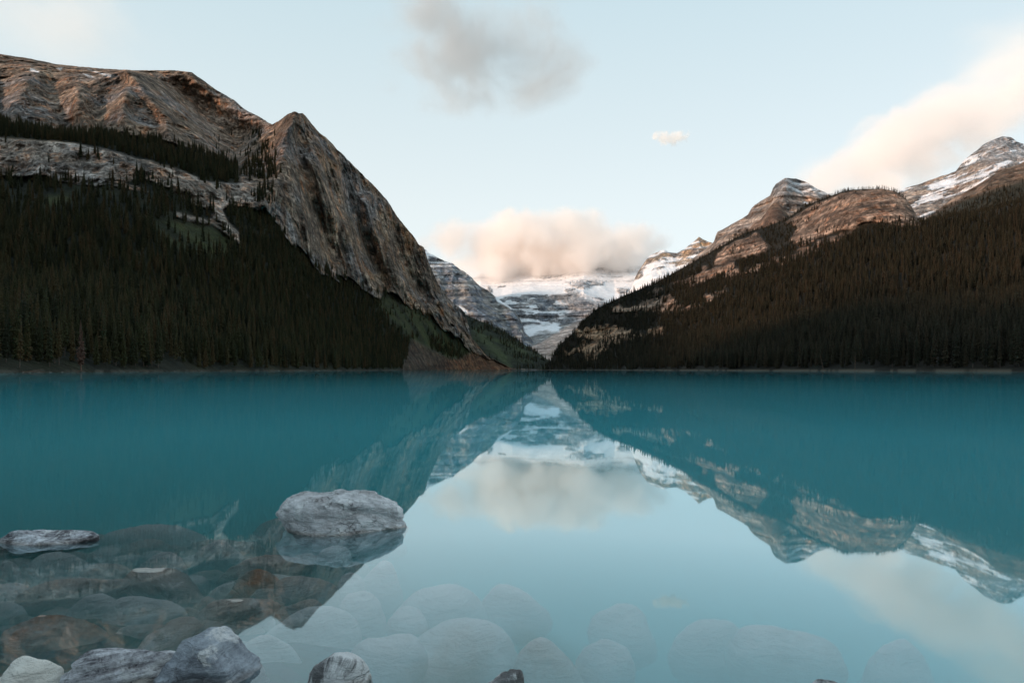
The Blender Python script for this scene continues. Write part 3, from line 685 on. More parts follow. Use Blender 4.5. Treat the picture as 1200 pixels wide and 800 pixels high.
def regL(U, V, P):
    n = fbm(P[..., 0] / 60, P[..., 1] / 60, P[..., 2] / 60, 4, 3) * 6; n2 = fbm(P[..., 0] / 30, P[..., 1] / 30, P[..., 2] / 30, 3, 950)
    below = V > bL2(U) - 2
    grass = np.maximum(pmask(U + n, V, GRASS_L, 4), np.maximum(pmask(U + n, V + n, GRASS_SCAR, 6), pmask(U + n, V, GRASS_L2, 5)))
    rk = TERR['L']['rock']
    d = np.where(rk > .35, 0, 1.0) * (1 - .93 * grass)
    d *= np.where(below, 1, np.where(U < 300, 1.2, .5))
    d *= lerp(1.0, .45, sstep(285, 225, V) * below) * np.where(below, sstep(-.5, .15, n2 + .25 + .5 * sstep(240, 290, V)), 1)
    d = np.maximum(d, .16 * (n2 > .12) * (rk > .35) * sstep(150, 200, V) * (V < bL3(U) + 30) * (U < 330))      # trees clinging to the band
    d = np.maximum(d, .9 * (n2 > -.05) * pmask(U + n, V, [(300, 150), (330, 190), (325, 235), (300, 245), (285, 215), (290, 180)], 5))
    lo = np.interp(U, [320, 400, 470, 545], [270, 322, 358, 398])
    d = np.maximum(d, .8 * (n2 > .08) * (U > 330) * (V > lo) * (rk > .3) * (U < 545) * (1 - pmask(U, V, SCREE_L, 2)))
    clump = pmask(U, V, [(500, 392), (515, 398), (535, 408), (545, 418), (530, 422), (505, 408)], 3)
    d = np.maximum(d, clump)
    return d * (1 - pmask(U, V, SCREE_L, 2) * (1 - clump))
def regR(U, V, P):
    n2 = fbm(P[..., 0] / 22, P[..., 1] / 40, P[..., 2] / 20, 3, 960)
    rk = TERR['R']['rock']; d = np.where(rk > .4, 0, 1.0)
    bee = pmask(U, V, RP[0], -1 + 3)
    d = np.maximum(d, .45 * (n2 > .03) * (rk > .4) * (1 - bee))
    d = np.maximum(d, .5 * (n2 > .0) * bee * pmask(U, V, [(930, 262), (960, 236), (1000, 222), (1000, 228), (965, 245), (945, 262)], 3))
    d = np.maximum(d, .9 * bee * (n2 > -.1) * (V > np.interp(U, [920, 945, 955, 1000, 1035, 1060], [285, 280, 272, 264, 255, 258])) * (V < np.interp(U, [920, 945, 955, 1000, 1035, 1060], [300, 292, 284, 272, 268, 268])))
    return d
NEARH = lambda p: np.interp(p[:, 1], [250, 900, 1600, 2400], [21, 19, 16, 15]) * np.interp(p[:, 2], [0, 250, 480], [1, .95, .7])
dL = lambda Y: np.interp(Y, [200, 600, 1200, 2200], [1 / 30, 1 / 34, 1 / 42, 1 / 52])
pL, hL = scatter(TERR['L'], dL, regL, NEARH)
pR, hR = scatter(TERR['R'], dL, regR, NEARH)
pG, hG = scatter(TERR['G'], lambda Y: 1 / 75 + 0 * Y, lambda U, V, P: sstep(-.25, .1, fbm(P[..., 0] / 60, P[..., 1] / 60, P[..., 2] / 60, 3, 33)) * .9, lambda p: 14 + 0 * p[:, 0])
pB, hB = scatter(TERR['BH'], lambda Y: 1 / 110 + 0 * Y, lambda U, V, P: sstep(-6, 8, V - np.interp(U, [1075, 1110, 1135, 1165, 1200, 1700], [264, 247, 235, 226, 216, 184]) + 8 * fbm(P[..., 0] / 50, P[..., 1] / 50, P[..., 2] / 50, 3, 34)), lambda p: 13 + 0 * p[:, 0])
# skyline trees on the rounded cliff and its ridge
T = TERR['R']; row = 5 + 50 + 50 + 60
us = T['U'][row]; pts = []
for k in range(750):
    u = RNG.uniform(700, 1062); j = int(np.argmin(np.abs(us - u))); rr = row - RNG.integers(0, 3); pts.append(T['P'][rr, j])
pS = np.array(pts); hS = RNG.uniform(4, 10, len(pS)); hR = hR * np.where(pR[:, 2] > 270, .62, 1.0); pR = np.vstack([pR, pS]); hR = np.concatenate([hR, hS])
print('TREES', len(pL), len(pR), len(pG), len(pB))

# the biggest-looking ones become individuals
def pick(p, h, n, vis):
    ok = vis(p) & (np.abs(p[:, 0] / p[:, 1]) < .765)
    ap = np.where(ok, h / p[:, 1], 0); idx = np.argsort(-ap)[:n]
    keep = np.ones(len(p), bool); keep[idx] = False; return idx, keep
iL, kL = pick(pL, hL, 149, lambda p: p[:, 2] < 30)
iR, kR = pick(pR, hR, 148, lambda p: p[:, 2] < 30)
crownsL = [tree_mesh('crown', g, M_needL) for g in SP_HI]; crownsR = [tree_mesh('crown', g, M_needR) for g in SP_HI]
trunkM = tree_mesh('trunk', TRUNK, M_bark)
def tree(p, h, crown, trunk, label, group, name='conifer'):
    e = bpy.data.objects.new(name, None); COL.objects.link(e); e.location = p; e.rotation_euler = (RNG.normal(0, .015), RNG.normal(0, .015), RNG.uniform(0, 6.28)); e.scale = (h, h, h); e.empty_display_size = .1
    for nm, me in (('trunk', trunk), ('crown', crown)):
        c = bpy.data.objects.new(nm, me); COL.objects.link(c); c.parent = e
    tag(e, label, 'conifer', group); return e
for i in iL: tree(pL[i], hL[i], crownsL[RNG.integers(5)], trunkM, 'dark green conifer in the woods along the left shore', 'conifers along the left shore')
for i in iR: tree(pR[i], hR[i], crownsR[RNG.integers(5)], trunkM, 'dark brownish conifer in the woods along the right shore', 'conifers along the right shore')
def bearing(u, Y, z): return ((u - UC) / F * Y, Y, z)
def shoreY(u, S): return float(np.interp(u, [s[0] for s in S], [s[1] for s in S]))
deadc = tree_mesh('crown', crown_geo(77, 30, 8, .10, .16, .1), M_deadn); deadt = tree_mesh('trunk', trunk_geo(.013), M_dead)
Yd = shoreY(95, SHORE_L) + 2
tree(bearing(95, Yd, .6), 25, deadc, deadt, 'thin rust coloured conifer with a bare pale trunk at the left shore', 'conifers along the left shore')
snag = tree_mesh('crown', crown_geo(78, 14, 3, .05, .35, .55), M_dead)
t = tree(bearing(965, shoreY(965, SHORE_R) + 2, .6), 17, snag, deadt, 'pale leaning dead snag at the foot of the right woods', 'conifers along the right shore'); t.rotation_euler = (0, -.22, 0)
tree(bearing(1002, shoreY(1002, SHORE_R) + 3, .6), 15, snag, deadt, 'pale upright dead snag at the edge of the right woods', 'conifers along the right shore')

def gn_scatter(name, p, h, metas, label, cat, parentmat, fatten=1.15):
    proto = bpy.data.collections.new(name + '_kinds')
    for k, me in enumerate(metas):
        o = bpy.data.objects.new('tree_kind%02d' % k, me); proto.objects.link(o)
    me = bpy.data.meshes.new(name); me.from_pydata([tuple(map(float, q)) for q in p], [], [])
    o = bpy.data.objects.new(name, me); COL.objects.link(o)
    for nm, val in (('hh', h), ('rz', RNG.uniform(0, 6.28, len(p)))): 
        a = me.attributes.new(nm, 'FLOAT', 'POINT'); a.data.foreach_set('value', np.asarray(val, np.float32))
    a = me.attributes.new('vi', 'INT', 'POINT'); a.data.foreach_set('value', RNG.integers(0, len(metas), len(p)).astype(np.int32))
    g = bpy.data.node_groups.new(name + '_scatter', 'GeometryNodeTree')
    g.interface.new_socket('Geometry', in_out='INPUT', socket_type='NodeSocketGeometry'); g.interface.new_socket('Geometry', in_out='OUTPUT', socket_type='NodeSocketGeometry')
    N, Lk = g.nodes, g.links
    gi, go = N.new('NodeGroupInput'), N.new('NodeGroupOutput'); iop = N.new('GeometryNodeInstanceOnPoints'); ci = N.new('GeometryNodeCollectionInfo')
    ci.inputs['Collection'].default_value = proto; ci.inputs['Separate Children'].default_value = True; ci.inputs['Reset Children'].default_value = True
    def attr(nm, typ):
        a = N.new('GeometryNodeInputNamedAttribute'); a.data_type = typ; a.inputs['Name'].default_value = nm; return a.outputs['Attribute']
    cr = N.new('ShaderNodeCombineXYZ'); Lk.new(attr('rz', 'FLOAT'), cr.inputs[2])
    e2r = N.new('FunctionNodeEulerToRotation'); Lk.new(cr.outputs[0], e2r.inputs[0])
    mk = N.new('GeometryNodeMeshToPoints'); Lk.new(gi.outputs[0], mk.inputs[0])
    Lk.new(mk.outputs[0], iop.inputs['Points']); Lk.new(ci.outputs[0], iop.inputs['Instance']); iop.inputs['Pick Instance'].default_value = True
    Lk.new(attr('vi', 'INT'), iop.inputs['Instance Index']); Lk.new(e2r.outputs[0], iop.inputs['Rotation'])
    cs = N.new('ShaderNodeCombineXYZ'); ha = attr('hh', 'FLOAT')
    mm = N.new('ShaderNodeMath'); mm.operation = 'MULTIPLY'; mm.inputs[1].default_value = fatten; Lk.new(ha, mm.inputs[0])
    Lk.new(mm.outputs[0], cs.inputs[0]); Lk.new(mm.outputs[0], cs.inputs[1]); Lk.new(ha, cs.inputs[2]); Lk.new(cs.outputs[0], iop.inputs['Scale'])
    Lk.new(iop.outputs[0], go.inputs[0])
    md = o.modifiers.new('scatter', 'NODES'); md.node_group = g
    return tag(o, label, cat, kind='stuff')
def split_scatter(name, p, h, mats, label_near, label_far, ysplit=1500):
    near = p[:, 1] < ysplit
    nm = [tree_mesh('kind', g, mats) for g in SP_HI]; fm = [tree_mesh('kind', g, mats) for g in SP_HI[:3] + SP_HI[4:]]
    if near.any(): gn_scatter(name, p[near], h[near], nm, label_near, 'forest', mats)
    if (~near).any(): gn_scatter(name, p[~near], h[~near], fm, label_far, 'forest', mats)
split_scatter('forest', pL[kL], hL[kL], M_needL, 'dense dark conifer forest on the near slope left of the lake', 'dark conifers on the higher and farther slopes left of the lake')
split_scatter('forest', pR[kR], hR[kR], M_needR, 'dense brownish conifer forest on the near slope right of the lake', 'brownish conifers on the ridges and farther slopes right of the lake')
split_scatter('forest', pG, hG, M_needL, '', 'conifers on the green shoulder at the far end of the lake')
split_scatter('forest', pB, hB, M_needR, '', 'dark woods on the shoulder below the far right peak')

# ------------------------------------------------------------------ stones
def mk_stone(name, pale, dark, stain, white=0.0, stain_amt=.3, scale=1.0, stretch=(1, 1, 4), contrast=1.0, crk=.35, wet_amt=.75, sthr=.53):
    m, nt, out = new_mat(name)
    tc = nt.node('ShaderNodeTexCoord').outputs['Object']; pos = nt.node('ShaderNodeNewGeometry').outputs['Position']
    rnd = nt.node('ShaderNodeObjectInfo').outputs['Random']
    off = nt.node('ShaderNodeVectorMath', operation='ADD'); nt.l.new(tc, off.inputs[0])
    sh = nt.node('ShaderNodeCombineXYZ', inp={0: nt.math('MULTIPLY', rnd, 37.0), 1: nt.math('MULTIPLY', rnd, 91.0)}); nt.l.new(sh.outputs[0], off.inputs[1]); v = off.outputs[0]
    big = nt.noise(v, 3.5 * scale, 6, .62, dist=.4); bands = nt.noise(nt.mapping(v, stretch, (.35, .2, 0)), 6 * scale, 6, .65, dist=.6)
    fine = nt.noise(v, 42 * scale, 6, .7)
    vor = nt.node('ShaderNodeTexVoronoi', feature='DISTANCE_TO_EDGE', inp={'Scale': 5.5 * scale}); 
    wob = nt.node('ShaderNodeMix', data_type='VECTOR', inp={0: .12}); nt.l.new(nt.mapping(v, (1, 1, 1.8)), wob.inputs[4]); nt.l.new(nt.noise(v, 7 * scale, 4, .6, out=1), wob.inputs[5]); nt.l.new(wob.outputs[1], vor.inputs['Vector'])
    crack = nt.math('MULTIPLY', vor.outputs['Distance'], 22.0, clamp=True)
    crack = nt.math('MAXIMUM', crack, nt.math('MULTIPLY', nt.math('SUBTRACT', nt.noise(v, 2.2 * scale, 2), .42), 9.0, clamp=True))
    t = nt.math('ADD', nt.math('MULTIPLY', big, .45), nt.math('ADD', nt.math('MULTIPLY', bands, .35), nt.math('MULTIPLY', fine, .2)))
    t = nt.math('MULTIPLY_ADD', nt.math('SUBTRACT', t, .5), 4.2 * contrast, .5, clamp=True)
    c = nt.mix(t, dark, pale)
    sn = nt.math('MULTIPLY', nt.math('SUBTRACT', nt.noise(nt.mapping(v, (1, 1, 1), (0, 0, 0), (5, 5, 5)), 2.6 * scale, 5, .65), sthr), 7.0, clamp=True)
    c = nt.mix(nt.math('MULTIPLY', sn, stain_amt), c, stain)
    if white > 0:
        wn = nt.math('MULTIPLY', nt.math('SUBTRACT', nt.noise(nt.mapping(v, (1, 1, 1), (0, 0, 0), (15, 5, 5)), 3.4 * scale, 6, .7, dist=.5), .62 - .2 * white), 16.0, clamp=True)
        c = nt.mix(nt.math('MULTIPLY', wn, .85), c, (.82, .82, .83))
    c = nt.mix(nt.math('MULTIPLY', nt.math('SUBTRACT', 1.0, crack), crk), c, (.05, .045, .045))
    sep = nt.node('ShaderNodeSeparateXYZ'); nt.l.new(pos, sep.inputs[0])
    wet = nt.math('SUBTRACT', 1.0, nt.math('MULTIPLY', nt.math('SUBTRACT', nt.math('ADD', sep.outputs[2], nt.math('MULTIPLY', nt.math('SUBTRACT', big, .5), .10)), .012), 45.0, clamp=True))
    c = nt.mix(nt.math('MULTIPLY', wet, wet_amt), c, nt.mix(1.0, c, (.66, .58, .52), 'MULTIPLY'))
    hgt = nt.math('ADD', nt.math('MULTIPLY', bands, .55), nt.math('ADD', nt.math('MULTIPLY', fine, .22), nt.math('MULTIPLY', crack, .3 * crk)))
    b = nt.node('ShaderNodeBump', inp={'Strength': 1.0, 'Distance': .06, 'Height': hgt})
    bs = nt.node('ShaderNodeBsdfPrincipled', inp={'Base Color': c, 'Normal': b.outputs[0]})
    nt.l.new(nt.math('MULTIPLY_ADD', wet, -.45, .75), bs.inputs['Roughness']); nt.l.new(bs.outputs[0], out.inputs[0]); return m
MS = dict(
    pale=mk_stone('pale_schist', (.80, .80, .83), (.36, .355, .37), (.20, .12, .10), .35, .35, 2.2, (1, 1, 2.5), 1.2, .75),
    streak=mk_stone('streaked_slate', (.78, .79, .85), (.07, .065, .08), (.16, .11, .10), .3, .2, 1.6, (.6, 4, 5), 1.7),
    blue=mk_stone('blue_slate', (.46, .51, .58), (.14, .155, .185), (.15, .15, .17), .35, .3, 1.5, (1, 1, 5), 1.3),
    dark=mk_stone('dark_boulder', (.24, .235, .24), (.06, .058, .065), (.09, .07, .06), .75, .2, 1.3),
    white=mk_stone('white_quartzite', (.84, .82, .77), (.62, .59, .54), (.40, .33, .26), .5, .3, crk=.1),
    brown=mk_stone('brown_stone', (.58, .56, .53), (.34, .325, .305), (.40, .28, .20), .1, .25, contrast=.7, wet_amt=.2, crk=.1),
    rust=mk_stone('rusty_stone', (.50, .44, .39), (.24, .21, .18), (.55, .17, .03), 0, .95, .7, contrast=.8, sthr=.46, wet_amt=.3),
    silt=mk_stone('silted_stone', (.78, .82, .83), (.58, .61, .61), (.30, .26, .21), 0, .3, contrast=.6, crk=0, wet_amt=.15))
from bpy import ops as _o
def stone_geo(seed, a, b, c, sub, cuts, rough, soft=10, plates=0.0, hr=(.52, .9), slab=False):
    bm = bmesh.new(); bmesh.ops.create_icosphere(bm, subdivisions=sub, radius=1.0)
    d = np.array([v.co[:] for v in bm.verts]); fc = np.array([[v.index for v in f.verts] for f in bm.faces]); bm.free()
    d /= np.linalg.norm(d, axis=1)[:, None]; r = np.random.default_rng(seed)
    acc = np.ones(len(d))
    ax = [(1, 0, 0), (-1, 0, 0), (0, 1, 0), (0, -1, 0), (0, 0, 1), (0, 0, -1)] if slab else []
    for k in range(cuts + len(ax)):
        if k < len(ax): n = np.array(ax[k]) + r.normal(size=3) * .22; h = r.uniform(.60, .76)
        else: n = r.normal(size=3); n[2] = abs(n[2]); h = r.uniform(*hr)
        n /= np.linalg.norm(n)
        dn = np.maximum(d @ n, 1e-3); acc += np.minimum((dn / h), 40) ** soft
    p = d * (acc ** (-1 / soft))[:, None]
    p *= (1 + .16 * fbm(d[:, 0] * 1.3 + seed, d[:, 1] * 1.3, d[:, 2] * 1.3, 3, seed))[:, None]
    p = p * np.array([a, b, c])
    s = max(a, b, c)
    q = p / s
    tl = .5 + q[:, 2] * 1.0 + .25 * q[:, 0]
    st = ledges(q[:, 0] * 10, q[:, 1] * 10, tl * 10, .85, seed + 5)
    nrm = p / (np.linalg.norm(p, axis=1)[:, None] + 1e-9)
    disp = rough * (.5 * fbm(q[:, 0] * 4, q[:, 1] * 4, q[:, 2] * 9, 5, seed + 9) + .28 * ridged(q[:, 0] * 3, q[:, 1] * 3, q[:, 2] * 8, 4, seed + 19)) + plates * st * .12
    p = p + nrm * (disp * s * .5)[:, None]
    return p, fc
def stone(u, v, w, mat, label, top=.1, depth=None, thick=.5, yaw=0, roll=0, seed=1, cuts=9, rough=.10, plates=.3, sub=5, emer=False, ratio=.7, group=None, pitch=0, hr=(.52, .9), slab=False):
    """u,v: picture angle of the stone's centre at its own level; w: apparent width; top: height of its top over the water"""
    zc = top - thick * .5 if not emer else 0.0
    zc = min(zc, 0.02)
    Y = (H0 - zc) * F / (v - VH); a = w / 2 / F * Y; b = a * ratio; c = thick * .5
    cz = top - c
    geo, fc = stone_geo(seed, a, b, c, sub, cuts, rough, (26 if slab else 18) if emer else 5, plates, hr, slab)
    # settle so the highest point is exactly at 'top'
    R = np.array(Euler((pitch, roll, yaw)).to_matrix()); wz = geo @ R.T
    o = mesh_obj('stone', geo, fc, MS[mat]); o.rotation_euler = (pitch, roll, yaw)
    o.location = ((u - UC) / F * Y, Y, top - wz[:, 2].max())
    return tag(o, label, 'stone', group)
R_ = math.radians
EM = 'stones breaking the surface near the shore'; SU = 'stones lying under the water near the shore'
stone(410, 617, 150, 'pale', 'large pale grey boulder with fine cracks rising from the water, highest of all', .285, thick=.60, seed=3, cuts=9, hr=(.55, .85), rough=.22, ratio=.62, emer=True, roll=R_(6), yaw=R_(8), sub=6, group=EM)
stone(50, 634, 122, 'streak', 'low dark slab with a whitish top lying on the water left of the other stones', .085, thick=.30, seed=8, cuts=5, slab=True, ratio=.42, emer=True, roll=R_(-7), sub=6, plates=.5, group=EM)
stone(40, 812, 104, 'white', 'cream white smooth stone at the bottom left edge', .15, thick=.34, seed=12, cuts=6, rough=.05, ratio=.7, emer=True, sub=6, group=EM)
stone(146, 796, 190, 'streak', 'flat black and white streaked slab beside the blue stone', .15, thick=.40, seed=21, cuts=4, hr=(.6, .85), slab=True, ratio=.5, emer=True, yaw=R_(26), roll=R_(-9), sub=6, plates=.7, group=EM)
stone(246, 792, 128, 'blue', 'angular slate blue stone with sharp faces between streaked slab and dark boulder', .19, thick=.56, seed=35, cuts=4, hr=(.55, .8), slab=True, rough=.06, ratio=.62, emer=True, yaw=R_(38), roll=R_(-8), sub=6, plates=.6, group=EM)
stone(404, 800, 98, 'dark', 'dark rounded boulder with a white patch at the lower edge', .12, thick=.40, seed=41, cuts=8, rough=.07, ratio=.7, emer=True, sub=6, group=EM)
stone(596, 812, 70, 'dark', 'small dark stone tip showing at the bottom right of the dark boulder', .10, thick=.3, seed=47, cuts=8, ratio=.6, emer=True, group=EM)
stone(984, 815, 72, 'dark', 'single dark stone tip at the bottom right of the open water', .07, thick=.3, seed=57, cuts=4, ratio=.6, emer=True, group=EM)
# just at the surface
stone(311, 672, 122, 'brown', 'long grey stone just awash below the large boulder', -.002, thick=.26, seed=61, cuts=5, ratio=.42, roll=R_(-7), rough=.16, plates=.25, group=SU)
stone(208, 697, 160, 'brown', 'broad brown stone whose small grey tip pokes out at its left end', .010, thick=.34, seed=68, cuts=5, ratio=.42, roll=R_(15), yaw=R_(-10), rough=.12, plates=.1, group=SU)
stone(266, 733, 118, 'brown', 'brown stone with a ridged pinkish top just awash above the blue stone', .004, thick=.32, seed=72, cuts=5, ratio=.5, roll=R_(-12), yaw=R_(14), rough=.2, plates=.25, group=SU)
stone(86, 708, 148, 'brown', 'long submerged brown stone slanting up to the right under the low dark slab', -.008, thick=.32, seed=79, cuts=4, ratio=.40, roll=R_(-15), yaw=R_(16), plates=.1, group=SU)
stone(46, 765, 150, 'rust', 'stone with an orange rust patch just under the surface at the left edge', .002, thick=.36, seed=83, cuts=4, ratio=.5, roll=R_(-5), yaw=R_(8), plates=.1, group=SU)
# under water
UW = [
 (392, 631, 215, 'brown', 'dim brown shelf of rock spreading below the large pale boulder', -.06, .5, 0, 4),
 (196, 645, 150, 'silt', 'large hazy pale stone deep between the low dark slab and the large boulder', -.22, .5, 14, 3),
 (262, 662, 80, 'silt', 'hazy oval stone left of the long grey stone awash', -.14, .45, -4, 3),
 (395, 668, 62, 'silt', 'dim rounded stone right of the long grey stone awash', -.12, .6, 0, 0),
 (66, 682, 104, 'silt', 'faint grey stone directly under the low dark slab', -.15, .4, -5, 5),
 (188, 678, 78, 'silt', 'faint stone behind the broad brown stone with the grey tip', -.12, .45, 0, 0),
 (298, 706, 84, 'rust', 'submerged stone with a small orange spot right of the broad brown stone', -.07, .5, -6, 0),
 (366, 712, 92, 'brown', 'rounded brown stone half inside the bright reflection of the sky', -.08, .5, -8, 6),
 (180, 742, 110, 'silt', 'hazy brown stone between the streaked slab and the broad brown stone', -.12, .45, -8, 12),
 (118, 735, 90, 'silt', 'dim stone right of the long slanting brown stone', -.16, .5, -5, 0),
 (12, 722, 80, 'silt', 'dim stone at the left edge above the rusty stone', -.14, .5, -3, 0),
 (10, 690, 70, 'silt', 'faint stone at the left edge below the low dark slab', -.18, .5, -3, 0),
 (205, 778, 120, 'brown', 'dark brown stone wedged between streaked slab and blue stone', -.05, .5, -6, 18),
 (345, 742, 70, 'brown', 'brown stone in the notch of the mountain reflection', -.10, .5, 0, 0),
 (362, 760, 124, 'silt', 'pale bluish stone left above the dark boulder with the white patch', -.10, .45, -5, 8),
 (454, 690, 60, 'silt', 'small pale stone in the sky reflection nearest to the large boulder', -.10, .6, 0, 0),
 (413, 706, 54, 'silt', 'small pale stone left of another one in the sky reflection', -.12, .6, 0, 0),
 (425, 731, 60, 'silt', 'pale rounded stone above the dark boulder with the white patch', -.14, .6, -6, 0),
 (520, 730, 120, 'silt', 'big hazy rounded stone in the middle of the sky reflection', -.16, .6, -5, 4),
 (606, 722, 92, 'silt', 'faint rounded stone right of the big hazy rounded one', -.24, .6, 0, 0),
 (545, 785, 160, 'silt', 'broad pale submerged stone right of the dark boulder', -.09, .55, -3, 0),
 (450, 795, 96, 'silt', 'pale submerged shelf touching the right side of the dark boulder', -.05, .6, 0, 0),
 (640, 800, 110, 'silt', 'pale submerged stone behind the small dark tip', -.14, .5, -3, 0),
 (712, 795, 90, 'silt', 'faint submerged stone right of the small dark tip', -.22, .6, 0, 0),
 (735, 752, 90, 'silt', 'very faint stone deep in the centre of the lower picture', -.34, .6, 0, 0),
 (830, 770, 110, 'silt', 'very faint deep stone left of the long pale ledge', -.36, .6, 0, 0),
 (920, 785, 140, 'silt', 'long pale submerged ledge left of the single dark tip', -.20, .5, 4, -6),
 (1060, 800, 110, 'silt', 'faint deep stone right of the single dark tip', -.30, .6, 0, 0),
 (320, 790, 90, 'silt', 'pale bluish stone between the blue stone and the dark boulder', -.16, .6, 0, 0),
 (485, 752, 60, 'silt', 'small pale stone between the big hazy stone and the dark boulder', -.22, .6, 0, 0),
]
for k, (u, v, w_, m_, lab, top, ratio, roll, yaw) in enumerate(UW):
    stone(u, v, w_, m_, lab, top * (.42 if u > 640 else .18 if u < 400 else .28), thick=.30 + .0012 * w_, seed=200 + 7 * k, cuts=4, rough=.05, plates=.03, sub=4, ratio=ratio, roll=R_(roll), yaw=R_(yaw), group=SU)

# smaller stones filling the bed between the big ones
_pts = []
for k in range(2000):
    u, v = RNG.uniform(-20, 470), RNG.uniform(640, 775)
    if u > 300 + (775 - v) * 1.1 or any(math.hypot((u - a) * .6, v - b) < 13 for a, b in _pts): continue
    _pts.append((u, v))
    if len(_pts) >= 60: break
for k, (u, v) in enumerate(_pts):
    stone(u, v, RNG.uniform(34, 78), ('brown', 'silt', 'brown')[k % 3], 'rounded stone filling a gap in the shallow bed at the lower left', -RNG.uniform(.07, .16), thick=.22, seed=600 + k, cuts=4, rough=.06, plates=.03, sub=4, ratio=RNG.uniform(.5, .7), roll=RNG.uniform(-.25, .05), yaw=RNG.uniform(-.3, .5), group='gap filling stones on the shallow bed')
# ------------------------------------------------------------------ debris along the far shore
M_shore = mk_plain('shore_stone', (.11, .10, .085))
for side, S, rng in (('left', SHORE_L, (4, 430)), ('right', SHORE_R, (760, 1195))):
    for k in range(26):
        u = RNG.uniform(*rng); Y = shoreY(u, S) * .998 - .5; w_ = RNG.uniform(.35, 1.1)
        g, fc = stone_geo(900 + k + (100 if side == 'left' else 0), w_, w_ * .7, w_ * .45, 2, 5, .08)
        o = mesh_obj('shore_rock', g, fc, M_shore, smooth=False); o.location = ((u - UC) / F * Y, Y, .12)
        tag(o, 'small rock at the water line of the far %s shore' % side, 'rock', 'small rocks on the far %s shore' % side)
    for k in range(8):
        u = RNG.uniform(*rng); Y = shoreY(u, S) * .998 - .3; L = RNG.uniform(3, 8)
        V, Fc = trunk_geo(.022, .98); o = mesh_obj('drift_log', np.array(V) * L, Fc, M_dead); o.location = ((u - UC) / F * Y, Y, .35); o.rotation_euler = (0, R_(RNG.uniform(78, 94)), RNG.uniform(-.5, .5))
        tag(o, 'weathered drift log lying on the far %s shore' % side, 'log', 'drift logs on the far %s shore' % side)

# ------------------------------------------------------------------ clouds
def mk_cloud(name, dens, aspect, seed, scale=2.2, thr=.0, edge=.45, tint=(1, .976, .957), aniso=-.1, detail=6, nw=2.3):  # warm default colour puts the low sun's pink into white vapour
    m, nt, out = new_mat(name); tc = nt.node('ShaderNodeTexCoord').outputs['Object']
    L = nt.node('ShaderNodeVectorMath', operation='LENGTH'); nt.l.new(tc, L.inputs[0])
    n = nt.noise(nt.mapping(tc, aspect, (0, 0, 0), (seed, seed * 2.7, seed * .3)), scale, detail, .58, dist=.3)
    f = nt.math('ADD', nt.math('SUBTRACT', 1.0 - thr, L.outputs['Value']), nt.math('MULTIPLY', nt.math('SUBTRACT', n, .5), nw))
    f = nt.math('DIVIDE', f, edge, clamp=True)
    rim = nt.math('DIVIDE', nt.math('SUBTRACT', 1.0, L.outputs['Value']), .12, clamp=True)
    d = nt.math('MULTIPLY', nt.math('MULTIPLY', nt.math('MULTIPLY', f, f), rim), dens)
    vs = nt.node('ShaderNodeVolumePrincipled', inp={'Color': (*tint, 1), 'Anisotropy': aniso}); nt.l.new(d, vs.inputs['Density']); nt.l.new(vs.outputs[0], out.inputs['Volume'])
    return m
def cloud(u, v, Y, wpx, hpx, depth, label, seed, dens, asp=1.0, rot=0.0, **k):
    a, c = wpx / 2 / F * Y, hpx / 2 / F * Y
    bm = bmesh.new(); bmesh.ops.create_icosphere(bm, subdivisions=3, radius=1.0); V = [q.co[:] for q in bm.verts]; Fc = [[q.index for q in f.verts] for f in bm.faces]; bm.free()
    o = mesh_obj('cloud', V, Fc, mk_cloud('cloud_vapour', dens, (a / c, depth / c * .6, 1.0), seed, **k)); o.scale = (a, depth, c); o.rotation_euler = (0, rot, 0)
    o.location = ((u - UC) / F * Y, Y, H0 + (VH - v) / F * Y)
    return tag(o, label, 'cloud')
cloud(638, 291, 5480, 330, 104, 430, 'thick peach and cream cloud resting on the glacier summit', 7.7, .018, thr=.04, edge=.5, scale=1.1, detail=9, nw=1.8)
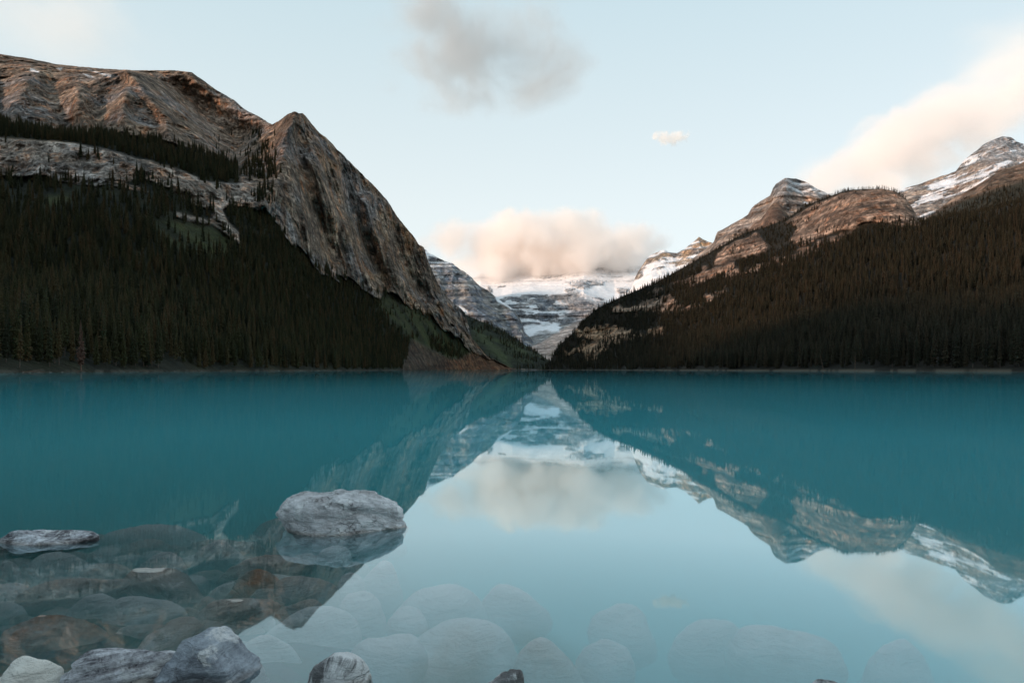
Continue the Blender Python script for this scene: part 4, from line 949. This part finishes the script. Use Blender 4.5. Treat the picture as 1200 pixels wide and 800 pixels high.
cloud(1085, 165, 8800, 420, 125, 900, 'long pink cloud bank behind the peaks at the right', 8.4, .004, rot=R_(-26), thr=.1, scale=1.0, edge=.5, tint=(1, .966, .95))  # rosier sunlight put into the vapour colour of this bank
cloud(1190, 105, 9200, 260, 190, 900, 'soft grey cloud veil above the far right peak', 5.2, .0016, thr=.1, scale=.9, edge=.9)
cloud(785, 161, 8400, 60, 24, 250, 'tiny lone pink cloud in the open sky', 11.3, .012, thr=.3, edge=.4, scale=1.1)
cloud(560, 50, 8400, 330, 190, 700, 'grey wispy cloud high above the middle of the lake', 6.6, .0034, thr=.12, scale=1.2, edge=.6, tint=(.70, .73, .75))  # grey vapour colour stands in for a cloud out of the sun
cloud(40, 25, 8800, 380, 170, 900, 'pale pinkish veil of cloud above the left mountain', 2.2, .0012, thr=.15, scale=.8, edge=.9)


# ------------------------------------------------------------------ unseen hills added behind the viewpoint to keep low sun off lake and woods
def shade_hill():
    th = np.radians(np.linspace(150, 330, 140)); rr = np.concatenate([np.linspace(260, 2600, 70)])
    T, R = np.meshgrid(th, rr); X, Y = R * np.sin(T), R * np.cos(T)
    crest = 1500 + 150 * fbm(T * 3, 0 * T, 0 * T, 3, 61); H = 640 + 90 * fbm(T * 6, 0 * T, 0 * T, 4, 62)
    t = np.clip((R - 260) / (crest - 260), 0, None)
    Z = np.where(t < 1, H * sstep(0, 1, t), H * np.exp(-((t - 1) * 1.6) ** 2)) + 14 * fbm(X / 90, Y / 90, 0 * X, 5, 63) * np.clip(t, 0, 1) - 8 * (1 - np.clip(t * 4, 0, 1))
    Z *= sstep(150, 175, np.degrees(T)) * sstep(330, 296, np.degrees(T)); Z -= 2
    n, m = X.shape; idx = np.arange(n * m).reshape(n, m)
    fc = np.stack([idx[:-1, :-1], idx[:-1, 1:], idx[1:, 1:], idx[1:, :-1]], -1).reshape(-1, 4)[:, ::-1]
    o = mesh_obj('hills', np.stack([X, Y, Z], -1).reshape(-1, 3), fc.copy(), M_right)
    set_color(o, np.tile([.03, .032, .02], (n * m, 1))); set_float(o, np.full(n * m, .3), 'rock')
    return tag(o, 'unseen dark hills added behind the near shore to shade the lake', 'hills', kind='structure')
shade_hill()
